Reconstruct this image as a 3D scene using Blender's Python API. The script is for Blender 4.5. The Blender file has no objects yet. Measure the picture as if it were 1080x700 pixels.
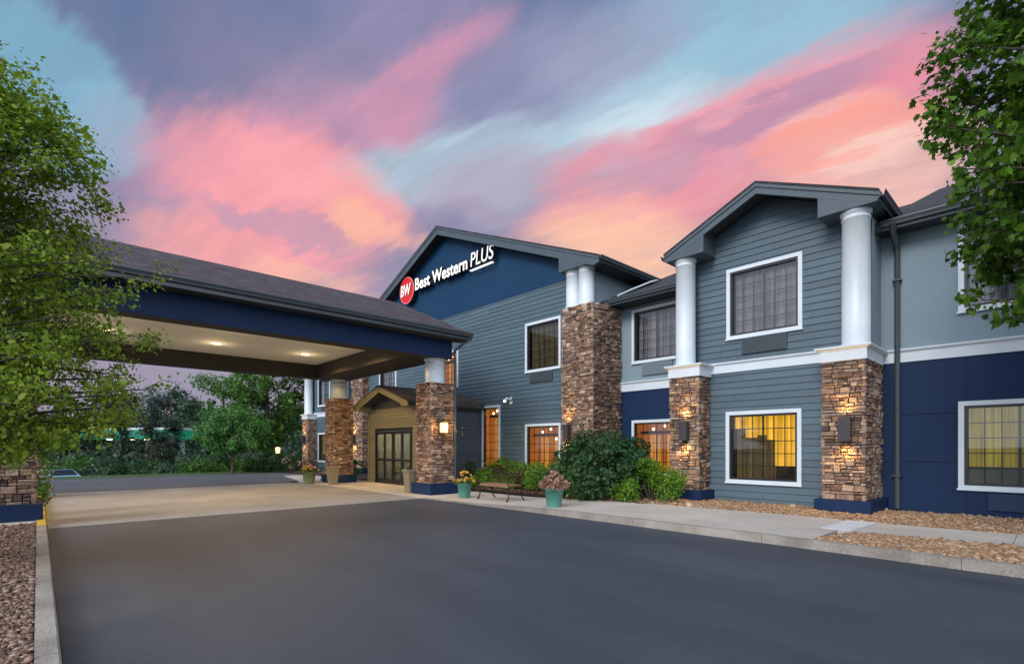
import bpy, bmesh, math, random
import numpy as np
from mathutils import Vector, Matrix
R = math.radians
scene = bpy.context.scene
col = scene.collection

# ------------------------------------------------------------------ camera
cam_d = bpy.data.cameras.new("camera"); cam = bpy.data.objects.new("camera", cam_d); col.objects.link(cam)
scene.camera = cam
cam.location = (0, 0, 1.65)
YAW = math.atan2(0.7322, 0.681)                       # left of +Y
cam.rotation_euler = (R(90), 0, YAW)
cam_d.sensor_width = 36; cam_d.lens = 537.6 / 1080 * 36
cam_d.shift_y = (471 - 350) / 1080
cam_d.clip_start = 0.05; cam_d.clip_end = 4000

# ------------------------------------------------------------------ exposure
scene.view_settings.view_transform = 'Standard'
scene.view_settings.look = 'None'
scene.view_settings.exposure = 0.0
scene.view_settings.gamma = 1.0
scene.view_settings.use_curve_mapping = False
scene.render.engine = 'CYCLES'

def lin(r, g, b):
    f = lambda c: (c/255/12.92) if c/255 <= .04045 else ((c/255+.055)/1.055)**2.4
    return (f(r), f(g), f(b), 1)

# ------------------------------------------------------------------ world: dusk sky with lit cloud bands
world = bpy.data.worlds.new("World"); scene.world = world; world.use_nodes = True
BACKCOL = (1.34, 1.48, 1.74)
# (from, to) as azimuth/elevation marks, width in degrees, colour, amount, streakiness
SKY_BANDS = [
    ((60, 25), (260, 5), 9, (96, 118, 156), .8, .3, 1),
    ((0, 60), (95, 140), 6.5, (126, 172, 198), 1.0, .3, .45),
    ((60, 125), (150, 135), 4, (140, 186, 210), .8, .4, .8),
    ((170, 60), (330, 100), 7, (134, 132, 164), .9, .4, .9),
    ((330, 15), (540, 5), 6, (156, 144, 178), .85, .5, 1),
    ((540, 35), (370, 125), 4.4, (214, 152, 178), .9, .4, .5),
    ((440, 95), (210, 140), 5.0, (204, 152, 180), .85, .5, .9),
    ((420, 50), (250, 90), 3.5, (156, 142, 172), .6, .6, 1),
    ((100, 165), (330, 165), 6.5, (226, 156, 178), .9, .5, .9),
    ((180, 165), (420, 245), 8.0, (248, 164, 172), 1.0, .35, .6),
    ((250, 150), (350, 200), 4, (252, 170, 176), .8, .5, .9),
    ((340, 180), (440, 240), 4.5, (250, 172, 170), .85, .5, .7),
    ((330, 222), (445, 262), 2.8, (254, 186, 164), 1.0, .5, .7),
    ((120, 245), (330, 300), 4.5, (248, 168, 168), .95, .5, .7),
    ((250, 275), (400, 315), 2.5, (252, 188, 170), .8, .5, .8),
    ((190, 205), (400, 268), 1.5, (190, 156, 180), .8, .6, .6),
    ((450, 140), (660, 50), 7, (150, 154, 186), .95, .35, .7),
    ((460, 90), (560, 60), 4, (132, 138, 174), .8, .5, .9),
    ((350, 172), (640, 150), 4.4, (182, 204, 218), .95, .5, .7),
    ((580, 150), (960, 35), 7.5, (184, 214, 230), 1.0, .4, .7),
    ((600, 145), (860, 75), 2.6, (210, 226, 236), .9, .6, .7),
    ((640, 10), (1000, -30), 8, (150, 192, 214), 1.0, .4, .9),
    ((560, 75), (740, 20), 3.5, (160, 166, 194), .8, .6, .8),
    ((430, 205), (620, 190), 4.6, (178, 168, 188), .85, .5, .8),
    ((570, 215), (760, 180), 6, (226, 156, 172), 1.0, .5, .6),
    ((650, 205), (1000, 68), 6.6, (236, 150, 166), 1.0, .4, .45),
    ((690, 160), (960, 55), 1.9, (172, 140, 172), .8, .5, .7),
    ((620, 200), (740, 160), 2.2, (182, 158, 182), .75, .6, .8),
    ((540, 238), (760, 222), 4.5, (246, 178, 172), .95, .6, .8),
    ((560, 262), (760, 262), 5.5, (254, 200, 170), .95, .4, .9),
    ((800, 190), (1000, 175), 7, (252, 196, 180), 1.0, .4, .6),
    ((850, 165), (960, 152), 2.2, (254, 218, 204), .85, .5, .8),
    ((760, 180), (1000, 92), 1.9, (252, 160, 148), .9, .5, .6),
    ((720, 205), (860, 160), 1.6, (244, 166, 162), .8, .6, .7),
    ((760, 208), (830, 193), 1.4, (204, 156, 172), .7, .6, .7),
]
def build_world():
    nt = world.node_tree; N = nt.nodes; L = nt.links
    for n in list(N): N.remove(n)
    out = N.new('ShaderNodeOutputWorld'); bg = N.new('ShaderNodeBackground'); L.new(bg.outputs[0], out.inputs[0])
    tc = N.new('ShaderNodeTexCoord'); d = tc.outputs['Generated']
    def m(op, a, b=None, c=None):
        n = N.new('ShaderNodeMath'); n.operation = op
        for i, v in enumerate((a, b, c)):
            if v is None: continue
            if isinstance(v, (int, float)): n.inputs[i].default_value = v
            else: L.new(v, n.inputs[i])
        return n.outputs[0]
    sep = N.new('ShaderNodeSeparateXYZ'); L.new(d, sep.inputs[0]); x, y, z = sep.outputs
    rt = m('ADD', m('MULTIPLY', x, .681), m('MULTIPLY', y, .7322))
    fw = m('ADD', m('MULTIPLY', x, -.7322), m('MULTIPLY', y, .681))
    az = m('MULTIPLY', m('ARCTAN2', rt, fw), 57.2958)
    el = m('MULTIPLY', m('ARCSINE', z), 57.2958)
    cx = N.new('ShaderNodeCombineXYZ'); L.new(az, cx.inputs[0]); L.new(el, cx.inputs[1])
    # cloud-plane coordinates for the noise (streaks lie on a high layer)
    zz = m('ADD', m('MAXIMUM', z, 0.0), .22)
    cp = N.new('ShaderNodeCombineXYZ'); L.new(m('DIVIDE', rt, zz), cp.inputs[0]); L.new(m('DIVIDE', fw, zz), cp.inputs[1])
    def noise(vec, scale, detail=4, rough=.5, stretch=None, rot=0, dist=0):
        mp = N.new('ShaderNodeMapping'); mp.vector_type = 'TEXTURE'      # rotate first, then stretch
        if stretch: mp.inputs['Scale'].default_value = (1/stretch[0], 1/stretch[1], 1)
        mp.inputs['Rotation'].default_value = (0, 0, rot)
        L.new(vec, mp.inputs[0])
        n = N.new('ShaderNodeTexNoise'); n.inputs['Scale'].default_value = scale
        n.inputs['Detail'].default_value = detail; n.inputs['Roughness'].default_value = rough
        n.inputs['Distortion'].default_value = dist
        L.new(mp.outputs[0], n.inputs['Vector']); return n
    w1 = noise(cp.outputs[0], 1.3, 5, .55, dist=.4)
    w2 = noise(cp.outputs[0], 4.2, 7, .62, stretch=(.4, 1.5, 1), rot=R(-34), dist=.3)
    def vm(op, a, b=None, s=None):
        n = N.new('ShaderNodeVectorMath'); n.operation = op
        for i, v in enumerate((a, b)):
            if v is None: continue
            if isinstance(v, tuple): n.inputs[i].default_value = v
            else: L.new(v, n.inputs[i])
        if s is not None: n.inputs['Scale'].default_value = s
        return n.outputs[0]
    off = vm('ADD', vm('SCALE', vm('SUBTRACT', w1.outputs['Color'], (.5, .5, .5)), None, 6),
                    vm('SCALE', vm('SUBTRACT', w2.outputs['Color'], (.5, .5, .5)), None, 7))
    w3 = noise(cp.outputs[0], 11.0, 6, .65, stretch=(.7, 1.3, 1), rot=R(-30))
    off = vm('ADD', off, vm('SCALE', vm('SUBTRACT', w3.outputs['Color'], (.5, .5, .5)), None, 2.6))
    P = vm('ADD', cx.outputs[0], off)
    sp = N.new('ShaderNodeSeparateXYZ'); L.new(P, sp.inputs[0])
    flat = N.new('ShaderNodeCombineXYZ'); L.new(sp.outputs[0], flat.inputs[0]); L.new(sp.outputs[1], flat.inputs[1])
    # clear-sky base: physical sky plus the dusk gradient
    sky = N.new('ShaderNodeTexSky'); sky.sky_type = 'NISHITA'; sky.sun_disc = False
    sky.sun_elevation = R(3); sky.sun_rotation = R(150); sky.altitude = 200; sky.dust_density = 1.5
    ramp = N.new('ShaderNodeValToRGB'); L.new(m('DIVIDE', el, 60), ramp.inputs[0])
    e = ramp.color_ramp.elements
    e[0].position = 0; e[0].color = lin(146, 142, 166)
    e[1].position = 1; e[1].color = lin(96, 132, 172)
    for p, c in ((.18, lin(158, 148, 170)), (.42, lin(138, 136, 168)), (.7, lin(106, 122, 160))):
        k = e.new(p); k.color = c
    def mix(a, b, fac, op='MIX'):
        n = N.new('ShaderNodeMix'); n.data_type = 'RGBA'; n.blend_type = op
        if isinstance(fac, (int, float)): n.inputs[0].default_value = fac
        else: L.new(fac, n.inputs[0])
        for i, v in ((6, a), (7, b)):
            if isinstance(v, tuple): n.inputs[i].default_value = v
            else: L.new(v, n.inputs[i])
        return n.outputs[2]
    color = mix(ramp.outputs[0], sky.outputs[0], .012, 'ADD')
    # streak modulation
    st = noise(cp.outputs[0], 2.6, 10, .68, stretch=(.35, 1.5, 1), rot=R(-36), dist=.5).outputs['Fac']
    st2 = noise(cp.outputs[0], 6.0, 6, .6, stretch=(.3, 1.7, 1), rot=R(-36), dist=.3).outputs['Fac']
    stm = m('ADD', m('MULTIPLY', st, .7), m('MULTIPLY', st2, .3))
    def ae(px, py):
        u = px-540; return math.degrees(math.atan(u/537.6)), math.degrees(math.atan((471-py)/math.hypot(537.6, u)))
    def band(p0, p1, width, rgb, amt=1.0, soft=1.0, streak=.6):
        nonlocal color
        a = ae(*p0); b = ae(*p1); c = ((a[0]+b[0])/2, (a[1]+b[1])/2)
        ln = math.hypot(b[0]-a[0], b[1]-a[1])/2 + width*.5; ang = math.atan2(b[1]-a[1], b[0]-a[0])
        mp = N.new('ShaderNodeMapping'); mp.vector_type = 'TEXTURE'
        mp.inputs['Location'].default_value = (c[0], c[1], 0)
        mp.inputs['Rotation'].default_value = (0, 0, ang)
        mp.inputs['Scale'].default_value = (ln, width, 1)
        L.new(flat.outputs[0], mp.inputs[0])
        g = N.new('ShaderNodeTexGradient'); g.gradient_type = 'SPHERICAL'; L.new(mp.outputs[0], g.inputs[0])
        mr = N.new('ShaderNodeMapRange'); mr.interpolation_type = 'SMOOTHSTEP'
        L.new(g.outputs['Fac'], mr.inputs[0]); mr.inputs[1].default_value = 0; mr.inputs[2].default_value = .75*soft
        mr.inputs[3].default_value = 0; mr.inputs[4].default_value = amt
        f = mr.outputs[0]
        if streak:
            ms = N.new('ShaderNodeMapRange'); L.new(stm, ms.inputs[0]); ms.inputs[1].default_value = .38; ms.inputs[2].default_value = .58
            ms.inputs[3].default_value = 1-streak; ms.inputs[4].default_value = 1
            f = m('MULTIPLY', f, ms.outputs[0])
        color = mix(color, lin(*rgb), f)
    for p0, p1, w_, rgb, amt, stq, sf in SKY_BANDS: band(p0, p1, w_, rgb, amt, sf, stq)
    fz = noise(cp.outputs[0], 8.0, 9, .7, stretch=(.45, 1.4, 1), rot=R(-36)).outputs['Fac']
    fm = N.new('ShaderNodeMapRange'); L.new(fz, fm.inputs[0]); fm.inputs[1].default_value = .35; fm.inputs[2].default_value = .65; fm.inputs[3].default_value = .965; fm.inputs[4].default_value = 1.06
    color = mix(color, fm.outputs[0], 1.0, 'MULTIPLY')
    # brighter twilight behind the camera (where the sun has set)
    back = N.new('ShaderNodeMapRange'); back.interpolation_type = 'SMOOTHSTEP'
    L.new(fw, back.inputs[0]); back.inputs[1].default_value = .25; back.inputs[2].default_value = -.6
    back.inputs[3].default_value = 0; back.inputs[4].default_value = 1
    color = mix(color, (BACKCOL[0], BACKCOL[1], BACKCOL[2], 1), back.outputs[0])
    L.new(color, bg.inputs[0]); bg.inputs[1].default_value = 1.0
build_world()

# ------------------------------------------------------------------ soft twilight sun (very wide disc: the glow behind the camera)
sun_d = bpy.data.lights.new("sun", 'SUN'); sun = bpy.data.objects.new("sun", sun_d); col.objects.link(sun)
sun_d.energy = 1.9; sun_d.angle = R(24); sun_d.color = (1.0, .97, .95)
_dir = Vector((-0.15, 1.0, -.62))                      # from behind the camera, a little from the right
sun.rotation_euler = _dir.to_track_quat('-Z', 'Y').to_euler()

# ------------------------------------------------------------------ helpers
def P(o, **k):
    for a, b in k.items(): o[a] = b
    return o
def empty(name, loc=(0, 0, 0), label=None, cat=None, group=None):
    o = bpy.data.objects.new(name, None); col.objects.link(o); o.location = loc; o.empty_display_size = .2
    if label: o['label'] = label
    if cat: o['category'] = cat
    if group: o['group'] = group
    return o
def wloc(o):
    v = Vector((0, 0, 0))
    while o: v += Vector(o.location); o = o.parent
    return v
def link(name, me, mat, parent=None, loc=None):
    """parent: mesh coordinates are world coordinates, shifted to the parent's frame"""
    o = bpy.data.objects.new(name, me); col.objects.link(o)
    if mat is not None:
        for m_ in (mat if isinstance(mat, (list, tuple)) else [mat]): me.materials.append(m_)
    org = wloc(parent) if parent else Vector(loc or (0, 0, 0))
    if org.length > 1e-9: me.transform(Matrix.Translation(-org))
    if parent: o.parent = parent
    else: o.location = org
    return o
class MB:
    def __init__(s): s.v = []; s.f = []; s.mi = []; s.sm = []; s.cur = 0; s.smooth = False
    def add(s, vs, fs):
        b = len(s.v); s.v.extend([tuple(v) for v in vs])
        for f in fs: s.f.append(tuple(b+i for i in f)); s.mi.append(s.cur); s.sm.append(s.smooth)
    def box(s, x0, x1, y0, y1, z0, z1):
        s.add([(x0,y0,z0),(x1,y0,z0),(x1,y1,z0),(x0,y1,z0),(x0,y0,z1),(x1,y0,z1),(x1,y1,z1),(x0,y1,z1)],
              [(0,3,2,1),(4,5,6,7),(0,1,5,4),(1,2,6,5),(2,3,7,6),(3,0,4,7)])
    def quad(s, a, b, c, d): s.add([a, b, c, d], [(0,1,2,3)])
    def prism(s, poly, off):
        """extrude a 3D polygon by the vector off"""
        n = len(poly); o = Vector(off)
        vs = [Vector(p) for p in poly]; vs += [p+o for p in vs]
        s.add(vs, [tuple(range(n))[::-1], tuple(range(n, 2*n))] + [(i, (i+1) % n, n+(i+1) % n, n+i) for i in range(n)])
    def tube(s, pts, rad, seg=8, cap=True):
        pts = [Vector(p) for p in pts]; n = len(pts)
        if isinstance(rad, (int, float)): rad = [rad]*n
        sm = s.smooth; s.smooth = True; vs = []; up = Vector((.13, .21, .97))
        for i, p in enumerate(pts):
            t = (pts[min(i+1, n-1)] - pts[max(i-1, 0)]).normalized()
            a = t.cross(up)
            if a.length < .15: a = t.cross(Vector((1, .1, 0)))
            a.normalize(); b = t.cross(a)
            for k in range(seg):
                q = 2*math.pi*k/seg; vs.append(p + (a*math.cos(q)+b*math.sin(q))*rad[i])
        fs = [(i*seg+k, i*seg+(k+1) % seg, (i+1)*seg+(k+1) % seg, (i+1)*seg+k) for i in range(n-1) for k in range(seg)]
        s.add(vs, fs); s.smooth = sm
        if cap and seg > 4:
            s.add(vs[:seg], [tuple(range(seg))[::-1]]); s.add(vs[-seg:], [tuple(range(seg))])
    def lathe(s, cx, cy, prof, seg=24, cap=True):
        sm = s.smooth; s.smooth = True; vs = []
        for r, z in prof:
            for k in range(seg):
                q = 2*math.pi*k/seg; vs.append((cx+r*math.cos(q), cy+r*math.sin(q), z))
        n = len(prof)
        fs = [(i*seg+k, i*seg+(k+1) % seg, (i+1)*seg+(k+1) % seg, (i+1)*seg+k) for i in range(n-1) for k in range(seg)]
        s.add(vs, fs); s.smooth = False
        if cap:
            s.add(vs[:seg], [tuple(range(seg))[::-1]]); s.add(vs[-seg:], [tuple(range(seg))])
        s.smooth = sm
    def build(s, name, mat, parent=None, loc=None):
        me = bpy.data.meshes.new(name); me.from_pydata(s.v, [], s.f)
        me.polygons.foreach_set('material_index', s.mi); me.polygons.foreach_set('use_smooth', s.sm); me.update()
        return link(name, me, mat, parent, loc)
def bx(name, mat, parent, *c):
    m_ = MB(); m_.box(*c); return m_.build(name, mat, parent)

# ------------------------------------------------------------------ materials
def newmat(name):
    m_ = bpy.data.materials.new(name); m_.use_nodes = True
    nt = m_.node_tree; b = nt.nodes['Principled BSDF']; return m_, nt, b
def nd(nt, typ, **kw):
    n = nt.nodes.new(typ)
    for k, v in kw.items():
        if k in n.inputs: n.inputs[k].default_value = v
        else: setattr(n, k, v)
    return n
def mat(name, c, c2=None, rough=.7, scale=3, detail=5, bump=0, bscale=40, spec=.5, fine=None, metal=0, stretch=None, lo=.35, hi=.65):
    m_, nt, b = newmat(name); L = nt.links
    tc = nd(nt, 'ShaderNodeTexCoord'); vec = tc.outputs['Object']
    if stretch:
        mp = nd(nt, 'ShaderNodeMapping'); mp.inputs['Scale'].default_value = stretch; L.new(vec, mp.inputs[0]); vec2 = mp.outputs[0]
    else: vec2 = vec
    b.inputs['Roughness'].default_value = rough; b.inputs['Specular IOR Level'].default_value = spec
    b.inputs['Metallic'].default_value = metal
    c = (*c[:3], 1)
    if c2:
        n = nd(nt, 'ShaderNodeTexNoise', Scale=scale, Detail=detail, Roughness=.6); L.new(vec2, n.inputs['Vector'])
        mr = nd(nt, 'ShaderNodeMapRange'); L.new(n.outputs['Fac'], mr.inputs[0]); mr.inputs[1].default_value = lo; mr.inputs[2].default_value = hi
        mx = nd(nt, 'ShaderNodeMix', data_type='RGBA'); L.new(mr.outputs[0], mx.inputs[0])
        mx.inputs[6].default_value = c; mx.inputs[7].default_value = (*c2[:3], 1); cc = mx.outputs[2]
        if fine:
            n2 = nd(nt, 'ShaderNodeTexNoise', Scale=fine, Detail=3); L.new(vec, n2.inputs['Vector'])
            mr2 = nd(nt, 'ShaderNodeMapRange'); L.new(n2.outputs['Fac'], mr2.inputs[0]); mr2.inputs[1].default_value = .3; mr2.inputs[2].default_value = .7
            mr2.inputs[3].default_value = .72; mr2.inputs[4].default_value = 1.25
            mx2 = nd(nt, 'ShaderNodeMix', data_type='RGBA', blend_type='MULTIPLY'); mx2.inputs[0].default_value = 1
            L.new(cc, mx2.inputs[6]); L.new(mr2.outputs[0], mx2.inputs[7]); cc = mx2.outputs[2]
        L.new(cc, b.inputs['Base Color'])
    else: b.inputs['Base Color'].default_value = c
    if bump:
        n3 = nd(nt, 'ShaderNodeTexNoise', Scale=bscale, Detail=4); L.new(vec2, n3.inputs['Vector'])
        bp = nd(nt, 'ShaderNodeBump', Strength=bump, Distance=.02); L.new(n3.outputs['Fac'], bp.inputs['Height']); L.new(bp.outputs[0], b.inputs['Normal'])
    return m_
def island_mat(name, colors, rough=.8, translucent=0, bump=0, spec=.4, noise=None):
    """each loose piece (stone, leaf) takes its own colour"""
    m_, nt, b = newmat(name); L = nt.links
    g = nd(nt, 'ShaderNodeNewGeometry'); rp = nd(nt, 'ShaderNodeValToRGB'); L.new(g.outputs['Random Per Island'], rp.inputs[0])
    rp.color_ramp.interpolation = 'LINEAR'; e = rp.color_ramp.elements; n = len(colors)
    e[0].position = 0; e[0].color = (*colors[0], 1); e[1].position = 1; e[1].color = (*colors[-1], 1)
    for i in range(1, n-1): k = e.new(i/(n-1)); k.color = (*colors[i], 1)
    cc = rp.outputs[0]
    if noise:
        tc = nd(nt, 'ShaderNodeTexCoord'); nz = nd(nt, 'ShaderNodeTexNoise', Scale=noise, Detail=4, Roughness=.65); L.new(tc.outputs['Object'], nz.inputs['Vector'])
        mr = nd(nt, 'ShaderNodeMapRange'); L.new(nz.outputs['Fac'], mr.inputs[0]); mr.inputs[1].default_value = .3; mr.inputs[2].default_value = .7
        mr.inputs[3].default_value = .65; mr.inputs[4].default_value = 1.35
        mx = nd(nt, 'ShaderNodeMix', data_type='RGBA', blend_type='MULTIPLY'); mx.inputs[0].default_value = 1
        L.new(cc, mx.inputs[6]); L.new(mr.outputs[0], mx.inputs[7]); cc = mx.outputs[2]
        if bump:
            bp = nd(nt, 'ShaderNodeBump', Strength=bump, Distance=.02); L.new(nz.outputs['Fac'], bp.inputs['Height']); L.new(bp.outputs[0], b.inputs['Normal'])
    L.new(cc, b.inputs['Base Color']); b.inputs['Roughness'].default_value = rough; b.inputs['Specular IOR Level'].default_value = spec
    if translucent:
        tr = nd(nt, 'ShaderNodeBsdfTranslucent'); L.new(cc, tr.inputs[0]); ms = nd(nt, 'ShaderNodeMixShader'); ms.inputs[0].default_value = translucent
        L.new(b.outputs[0], ms.inputs[1]); L.new(tr.outputs[0], ms.inputs[2])
        L.new(ms.outputs[0], nt.nodes['Material Output'].inputs[0])
    return m_
def board_variation(m_, lo=.90, hi=1.10):
    nt = m_.node_tree; b = nt.nodes['Principled BSDF']; L = nt.links; src = b.inputs['Base Color'].links[0].from_socket
    g = nd(nt, 'ShaderNodeNewGeometry'); mr = nd(nt, 'ShaderNodeMapRange'); L.new(g.outputs['Random Per Island'], mr.inputs[0]); mr.inputs[3].default_value = lo; mr.inputs[4].default_value = hi
    mx = nd(nt, 'ShaderNodeMix', data_type='RGBA', blend_type='MULTIPLY'); mx.inputs[0].default_value = 1
    L.new(src, mx.inputs[6]); L.new(mr.outputs[0], mx.inputs[7]); L.new(mx.outputs[2], b.inputs['Base Color'])
def emis(name, c, s):
    m_, nt, b = newmat(name); b.inputs['Base Color'].default_value = (c[0]*.4, c[1]*.4, c[2]*.4, 1)
    b.inputs['Emission Color'].default_value = (*c, 1); b.inputs['Emission Strength'].default_value = s; return m_
def glass(name, tint=(.8, .85, .88), refl=1.0):
    m_, nt, b = newmat(name); L = nt.links; nt.nodes.remove(b)
    t = nd(nt, 'ShaderNodeBsdfTransparent'); t.inputs[0].default_value = (*tint, 1)
    g = nd(nt, 'ShaderNodeBsdfGlossy', Roughness=.015); g.inputs[0].default_value = (refl, refl, refl, 1)
    tc = nd(nt, 'ShaderNodeTexCoord'); nz = nd(nt, 'ShaderNodeTexNoise', Scale=.9, Detail=1); L.new(tc.outputs['Object'], nz.inputs['Vector'])
    bp = nd(nt, 'ShaderNodeBump', Strength=.05, Distance=.05); L.new(nz.outputs['Fac'], bp.inputs['Height']); L.new(bp.outputs[0], g.inputs['Normal'])
    fr = nd(nt, 'ShaderNodeFresnel', IOR=1.7); ms = nd(nt, 'ShaderNodeMixShader')
    L.new(fr.outputs[0], ms.inputs[0]); L.new(t.outputs[0], ms.inputs[1]); L.new(g.outputs[0], ms.inputs[2])
    L.new(ms.outputs[0], nt.nodes['Material Output'].inputs[0]); return m_
M = {}
M['asphalt'] = mat('asphalt', (.046, .056, .073), (.060, .071, .090), rough=.62, scale=.35, detail=8, bump=.25, bscale=160, spec=.35, fine=90)
def asphalt_detail(m_):
    nt = m_.node_tree; b = nt.nodes['Principled BSDF']; L = nt.links; src = b.inputs['Base Color'].links[0].from_socket
    tc = nd(nt, 'ShaderNodeTexCoord'); v = nd(nt, 'ShaderNodeTexVoronoi', Scale=140.0); L.new(tc.outputs['Object'], v.inputs['Vector'])
    mr = nd(nt, 'ShaderNodeMapRange'); L.new(v.outputs['Color'], mr.inputs[0]); mr.inputs[3].default_value = .72; mr.inputs[4].default_value = 1.32
    mx = nd(nt, 'ShaderNodeMix', data_type='RGBA', blend_type='MULTIPLY'); mx.inputs[0].default_value = 1
    L.new(src, mx.inputs[6]); L.new(mr.outputs[0], mx.inputs[7])
    mp = nd(nt, 'ShaderNodeMapping'); mp.inputs['Scale'].default_value = (.12, .9, 1); L.new(tc.outputs['Object'], mp.inputs[0])
    n = nd(nt, 'ShaderNodeTexNoise', Scale=1.1, Detail=6, Roughness=.6); L.new(mp.outputs[0], n.inputs['Vector'])
    m2 = nd(nt, 'ShaderNodeMapRange'); L.new(n.outputs['Fac'], m2.inputs[0]); m2.inputs[1].default_value = .35; m2.inputs[2].default_value = .68; m2.inputs[3].default_value = .86; m2.inputs[4].default_value = 1.13
    mx2 = nd(nt, 'ShaderNodeMix', data_type='RGBA', blend_type='MULTIPLY'); mx2.inputs[0].default_value = 1
    L.new(mx.outputs[2], mx2.inputs[6]); L.new(m2.outputs[0], mx2.inputs[7])
    n3 = nd(nt, 'ShaderNodeTexNoise', Scale=.8, Detail=3); L.new(tc.outputs['Object'], n3.inputs['Vector'])
    m3 = nd(nt, 'ShaderNodeMapRange'); L.new(n3.outputs['Fac'], m3.inputs[0]); m3.inputs[1].default_value = .66; m3.inputs[2].default_value = .74; m3.inputs[3].default_value = 1; m3.inputs[4].default_value = .72
    mx3 = nd(nt, 'ShaderNodeMix', data_type='RGBA', blend_type='MULTIPLY'); mx3.inputs[0].default_value = 1
    L.new(mx2.outputs[2], mx3.inputs[6]); L.new(m3.outputs[0], mx3.inputs[7]); L.new(mx3.outputs[2], b.inputs['Base Color'])
asphalt_detail(M['asphalt'])
M['asphalt_old'] = mat('asphalt_old', (.075, .08, .092), (.095, .10, .11), rough=.8, scale=.4, detail=8, bump=.2, bscale=120, fine=80)
M['concrete'] = mat('concrete', (.46, .41, .36), (.56, .51, .445), rough=.85, scale=.8, detail=10, bump=.15, bscale=90, fine=60)
M['concrete_drive'] = mat('concrete_drive', (.215, .215, .215), (.30, .295, .29), rough=.8, scale=.45, detail=10, bump=.12, bscale=90, fine=60)
M['kerb'] = mat('kerb', (.24, .21, .18), (.40, .36, .31), rough=.9, scale=1.6, detail=8, bump=.3, bscale=70, fine=50)
M['kerb_yellow'] = mat('kerb_yellow', (.62, .42, .02), (.36, .26, .09), rough=.7, scale=4, detail=8, lo=.5, hi=.75)
M['pale_concrete'] = mat('pale_concrete', (.58, .60, .62), (.66, .67, .68), rough=.8, scale=2)
M['earth'] = mat('earth', (.05, .05, .03), (.035, .05, .02), rough=1, scale=.3)
M['mulch_base'] = mat('mulch_base', (.045, .026, .017), (.085, .05, .032), rough=1, scale=14, bump=.6, bscale=50)
M['grass'] = mat('grass', (.03, .07, .015), (.05, .09, .02), rough=1, scale=2, bump=.5, bscale=80)
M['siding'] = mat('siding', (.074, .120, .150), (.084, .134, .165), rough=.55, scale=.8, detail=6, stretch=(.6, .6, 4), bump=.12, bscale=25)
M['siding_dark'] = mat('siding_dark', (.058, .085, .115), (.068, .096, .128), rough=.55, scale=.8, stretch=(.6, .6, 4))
M['olive_siding'] = mat('olive_siding', (.215, .20, .125), (.24, .22, .14), rough=.6, scale=1.2, stretch=(.6, .6, 4))
M['navy'] = mat('navy', (.007, .025, .074), (.009, .029, .086), rough=.6, spec=.25, scale=1.2, detail=7, bump=.08, bscale=60)
M['navy_gable'] = mat('navy_gable', (.006, .042, .100), (.008, .048, .112), rough=.55, spec=.25, scale=1, detail=6)
M['stucco'] = mat('stucco', (.225, .30, .345), (.25, .325, .37), rough=.85, scale=1, detail=7, bump=.25, bscale=110)
M['white_trim'] = mat('white_trim', (.66, .73, .78), (.72, .78, .82), rough=.45, scale=2)
M['column'] = mat('column', (.62, .69, .73), (.70, .76, .79), rough=.4, scale=1.5)
M['fascia'] = mat('fascia', (.062, .090, .108), (.076, .105, .124), rough=.5, scale=2)
M['soffit'] = mat('soffit', (.035, .042, .048), (.045, .052, .058), rough=.7, scale=2)
M['gutter'] = mat('gutter', (.045, .060, .068), (.055, .070, .078), rough=.32, scale=2, spec=.7)
M['beam_brown'] = mat('beam_brown', (.026, .022, .021), (.032, .027, .026), rough=.7, scale=1)
M['ceiling'] = mat('ceiling', (.74, .72, .62), (.78, .76, .66), rough=.8, scale=.5)
M['dark_metal'] = mat('dark_metal', (.012, .013, .015), (.018, .018, .02), rough=.35, scale=5, spec=.6)
M['bronze'] = mat('bronze', (.05, .042, .045), (.06, .05, .05), rough=.45, scale=5)
M['bench_metal'] = mat('bench_metal', (.035, .018, .012), (.06, .03, .018), rough=.4, scale=18, metal=.5)
M['bench_wood'] = mat('bench_wood', (.22, .12, .07), (.32, .19, .12), rough=.6, scale=6, stretch=(1, 8, 8))
M['teal_pot'] = mat('teal_pot', (.07, .27, .20), (.09, .31, .235), rough=.45, scale=3)
M['taupe_pot'] = mat('taupe_pot', (.25, .215, .14), (.28, .24, .16), rough=.5, scale=3)
M['green_pot'] = mat('green_pot', (.16, .22, .10), (.19, .25, .12), rough=.5, scale=3)
M['soil'] = mat('soil', (.03, .02, .015), (.05, .035, .025), rough=1, scale=20)
M['grille'] = mat('grille', (.055, .075, .09), (.06, .08, .095), rough=.6)
M['grille_light'] = mat('grille_light', (.17, .225, .26), (.18, .24, .275), rough=.6)
M['navy_grille'] = mat('navy_grille', (.011, .030, .085), (.012, .032, .09), rough=.6)
M['bark'] = mat('bark', (.05, .038, .028), (.10, .08, .06), rough=.95, scale=9, stretch=(1, 1, .3), bump=.6, bscale=25)
M['core'] = mat('core', (.035, .03, .028), rough=1)
M['stone'] = island_mat('stone', [(0.317, 0.183, 0.104), (0.146, 0.091, 0.067), (0.439, 0.287, 0.183), (0.244, 0.159, 0.122), (0.091, 0.061, 0.055), (0.512, 0.354, 0.244), (0.329, 0.207, 0.152), (0.171, 0.110, 0.079), (0.586, 0.439, 0.329), (0.122, 0.088, 0.079), (0.366, 0.220, 0.122)], rough=.85, noise=22, bump=.8)
M['gravel'] = island_mat('gravel', [(.36, .20, .10), (.24, .13, .07), (.46, .30, .17), (.18, .10, .06), (.52, .38, .25), (.30, .17, .09), (.40, .25, .13)], rough=.6)
M['gravel_mauve'] = island_mat('gravel_mauve', [(.24, .13, .085), (.12, .07, .05), (.34, .21, .14), (.09, .058, .045), (.44, .32, .24), (.19, .11, .08)], rough=.6)
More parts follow.
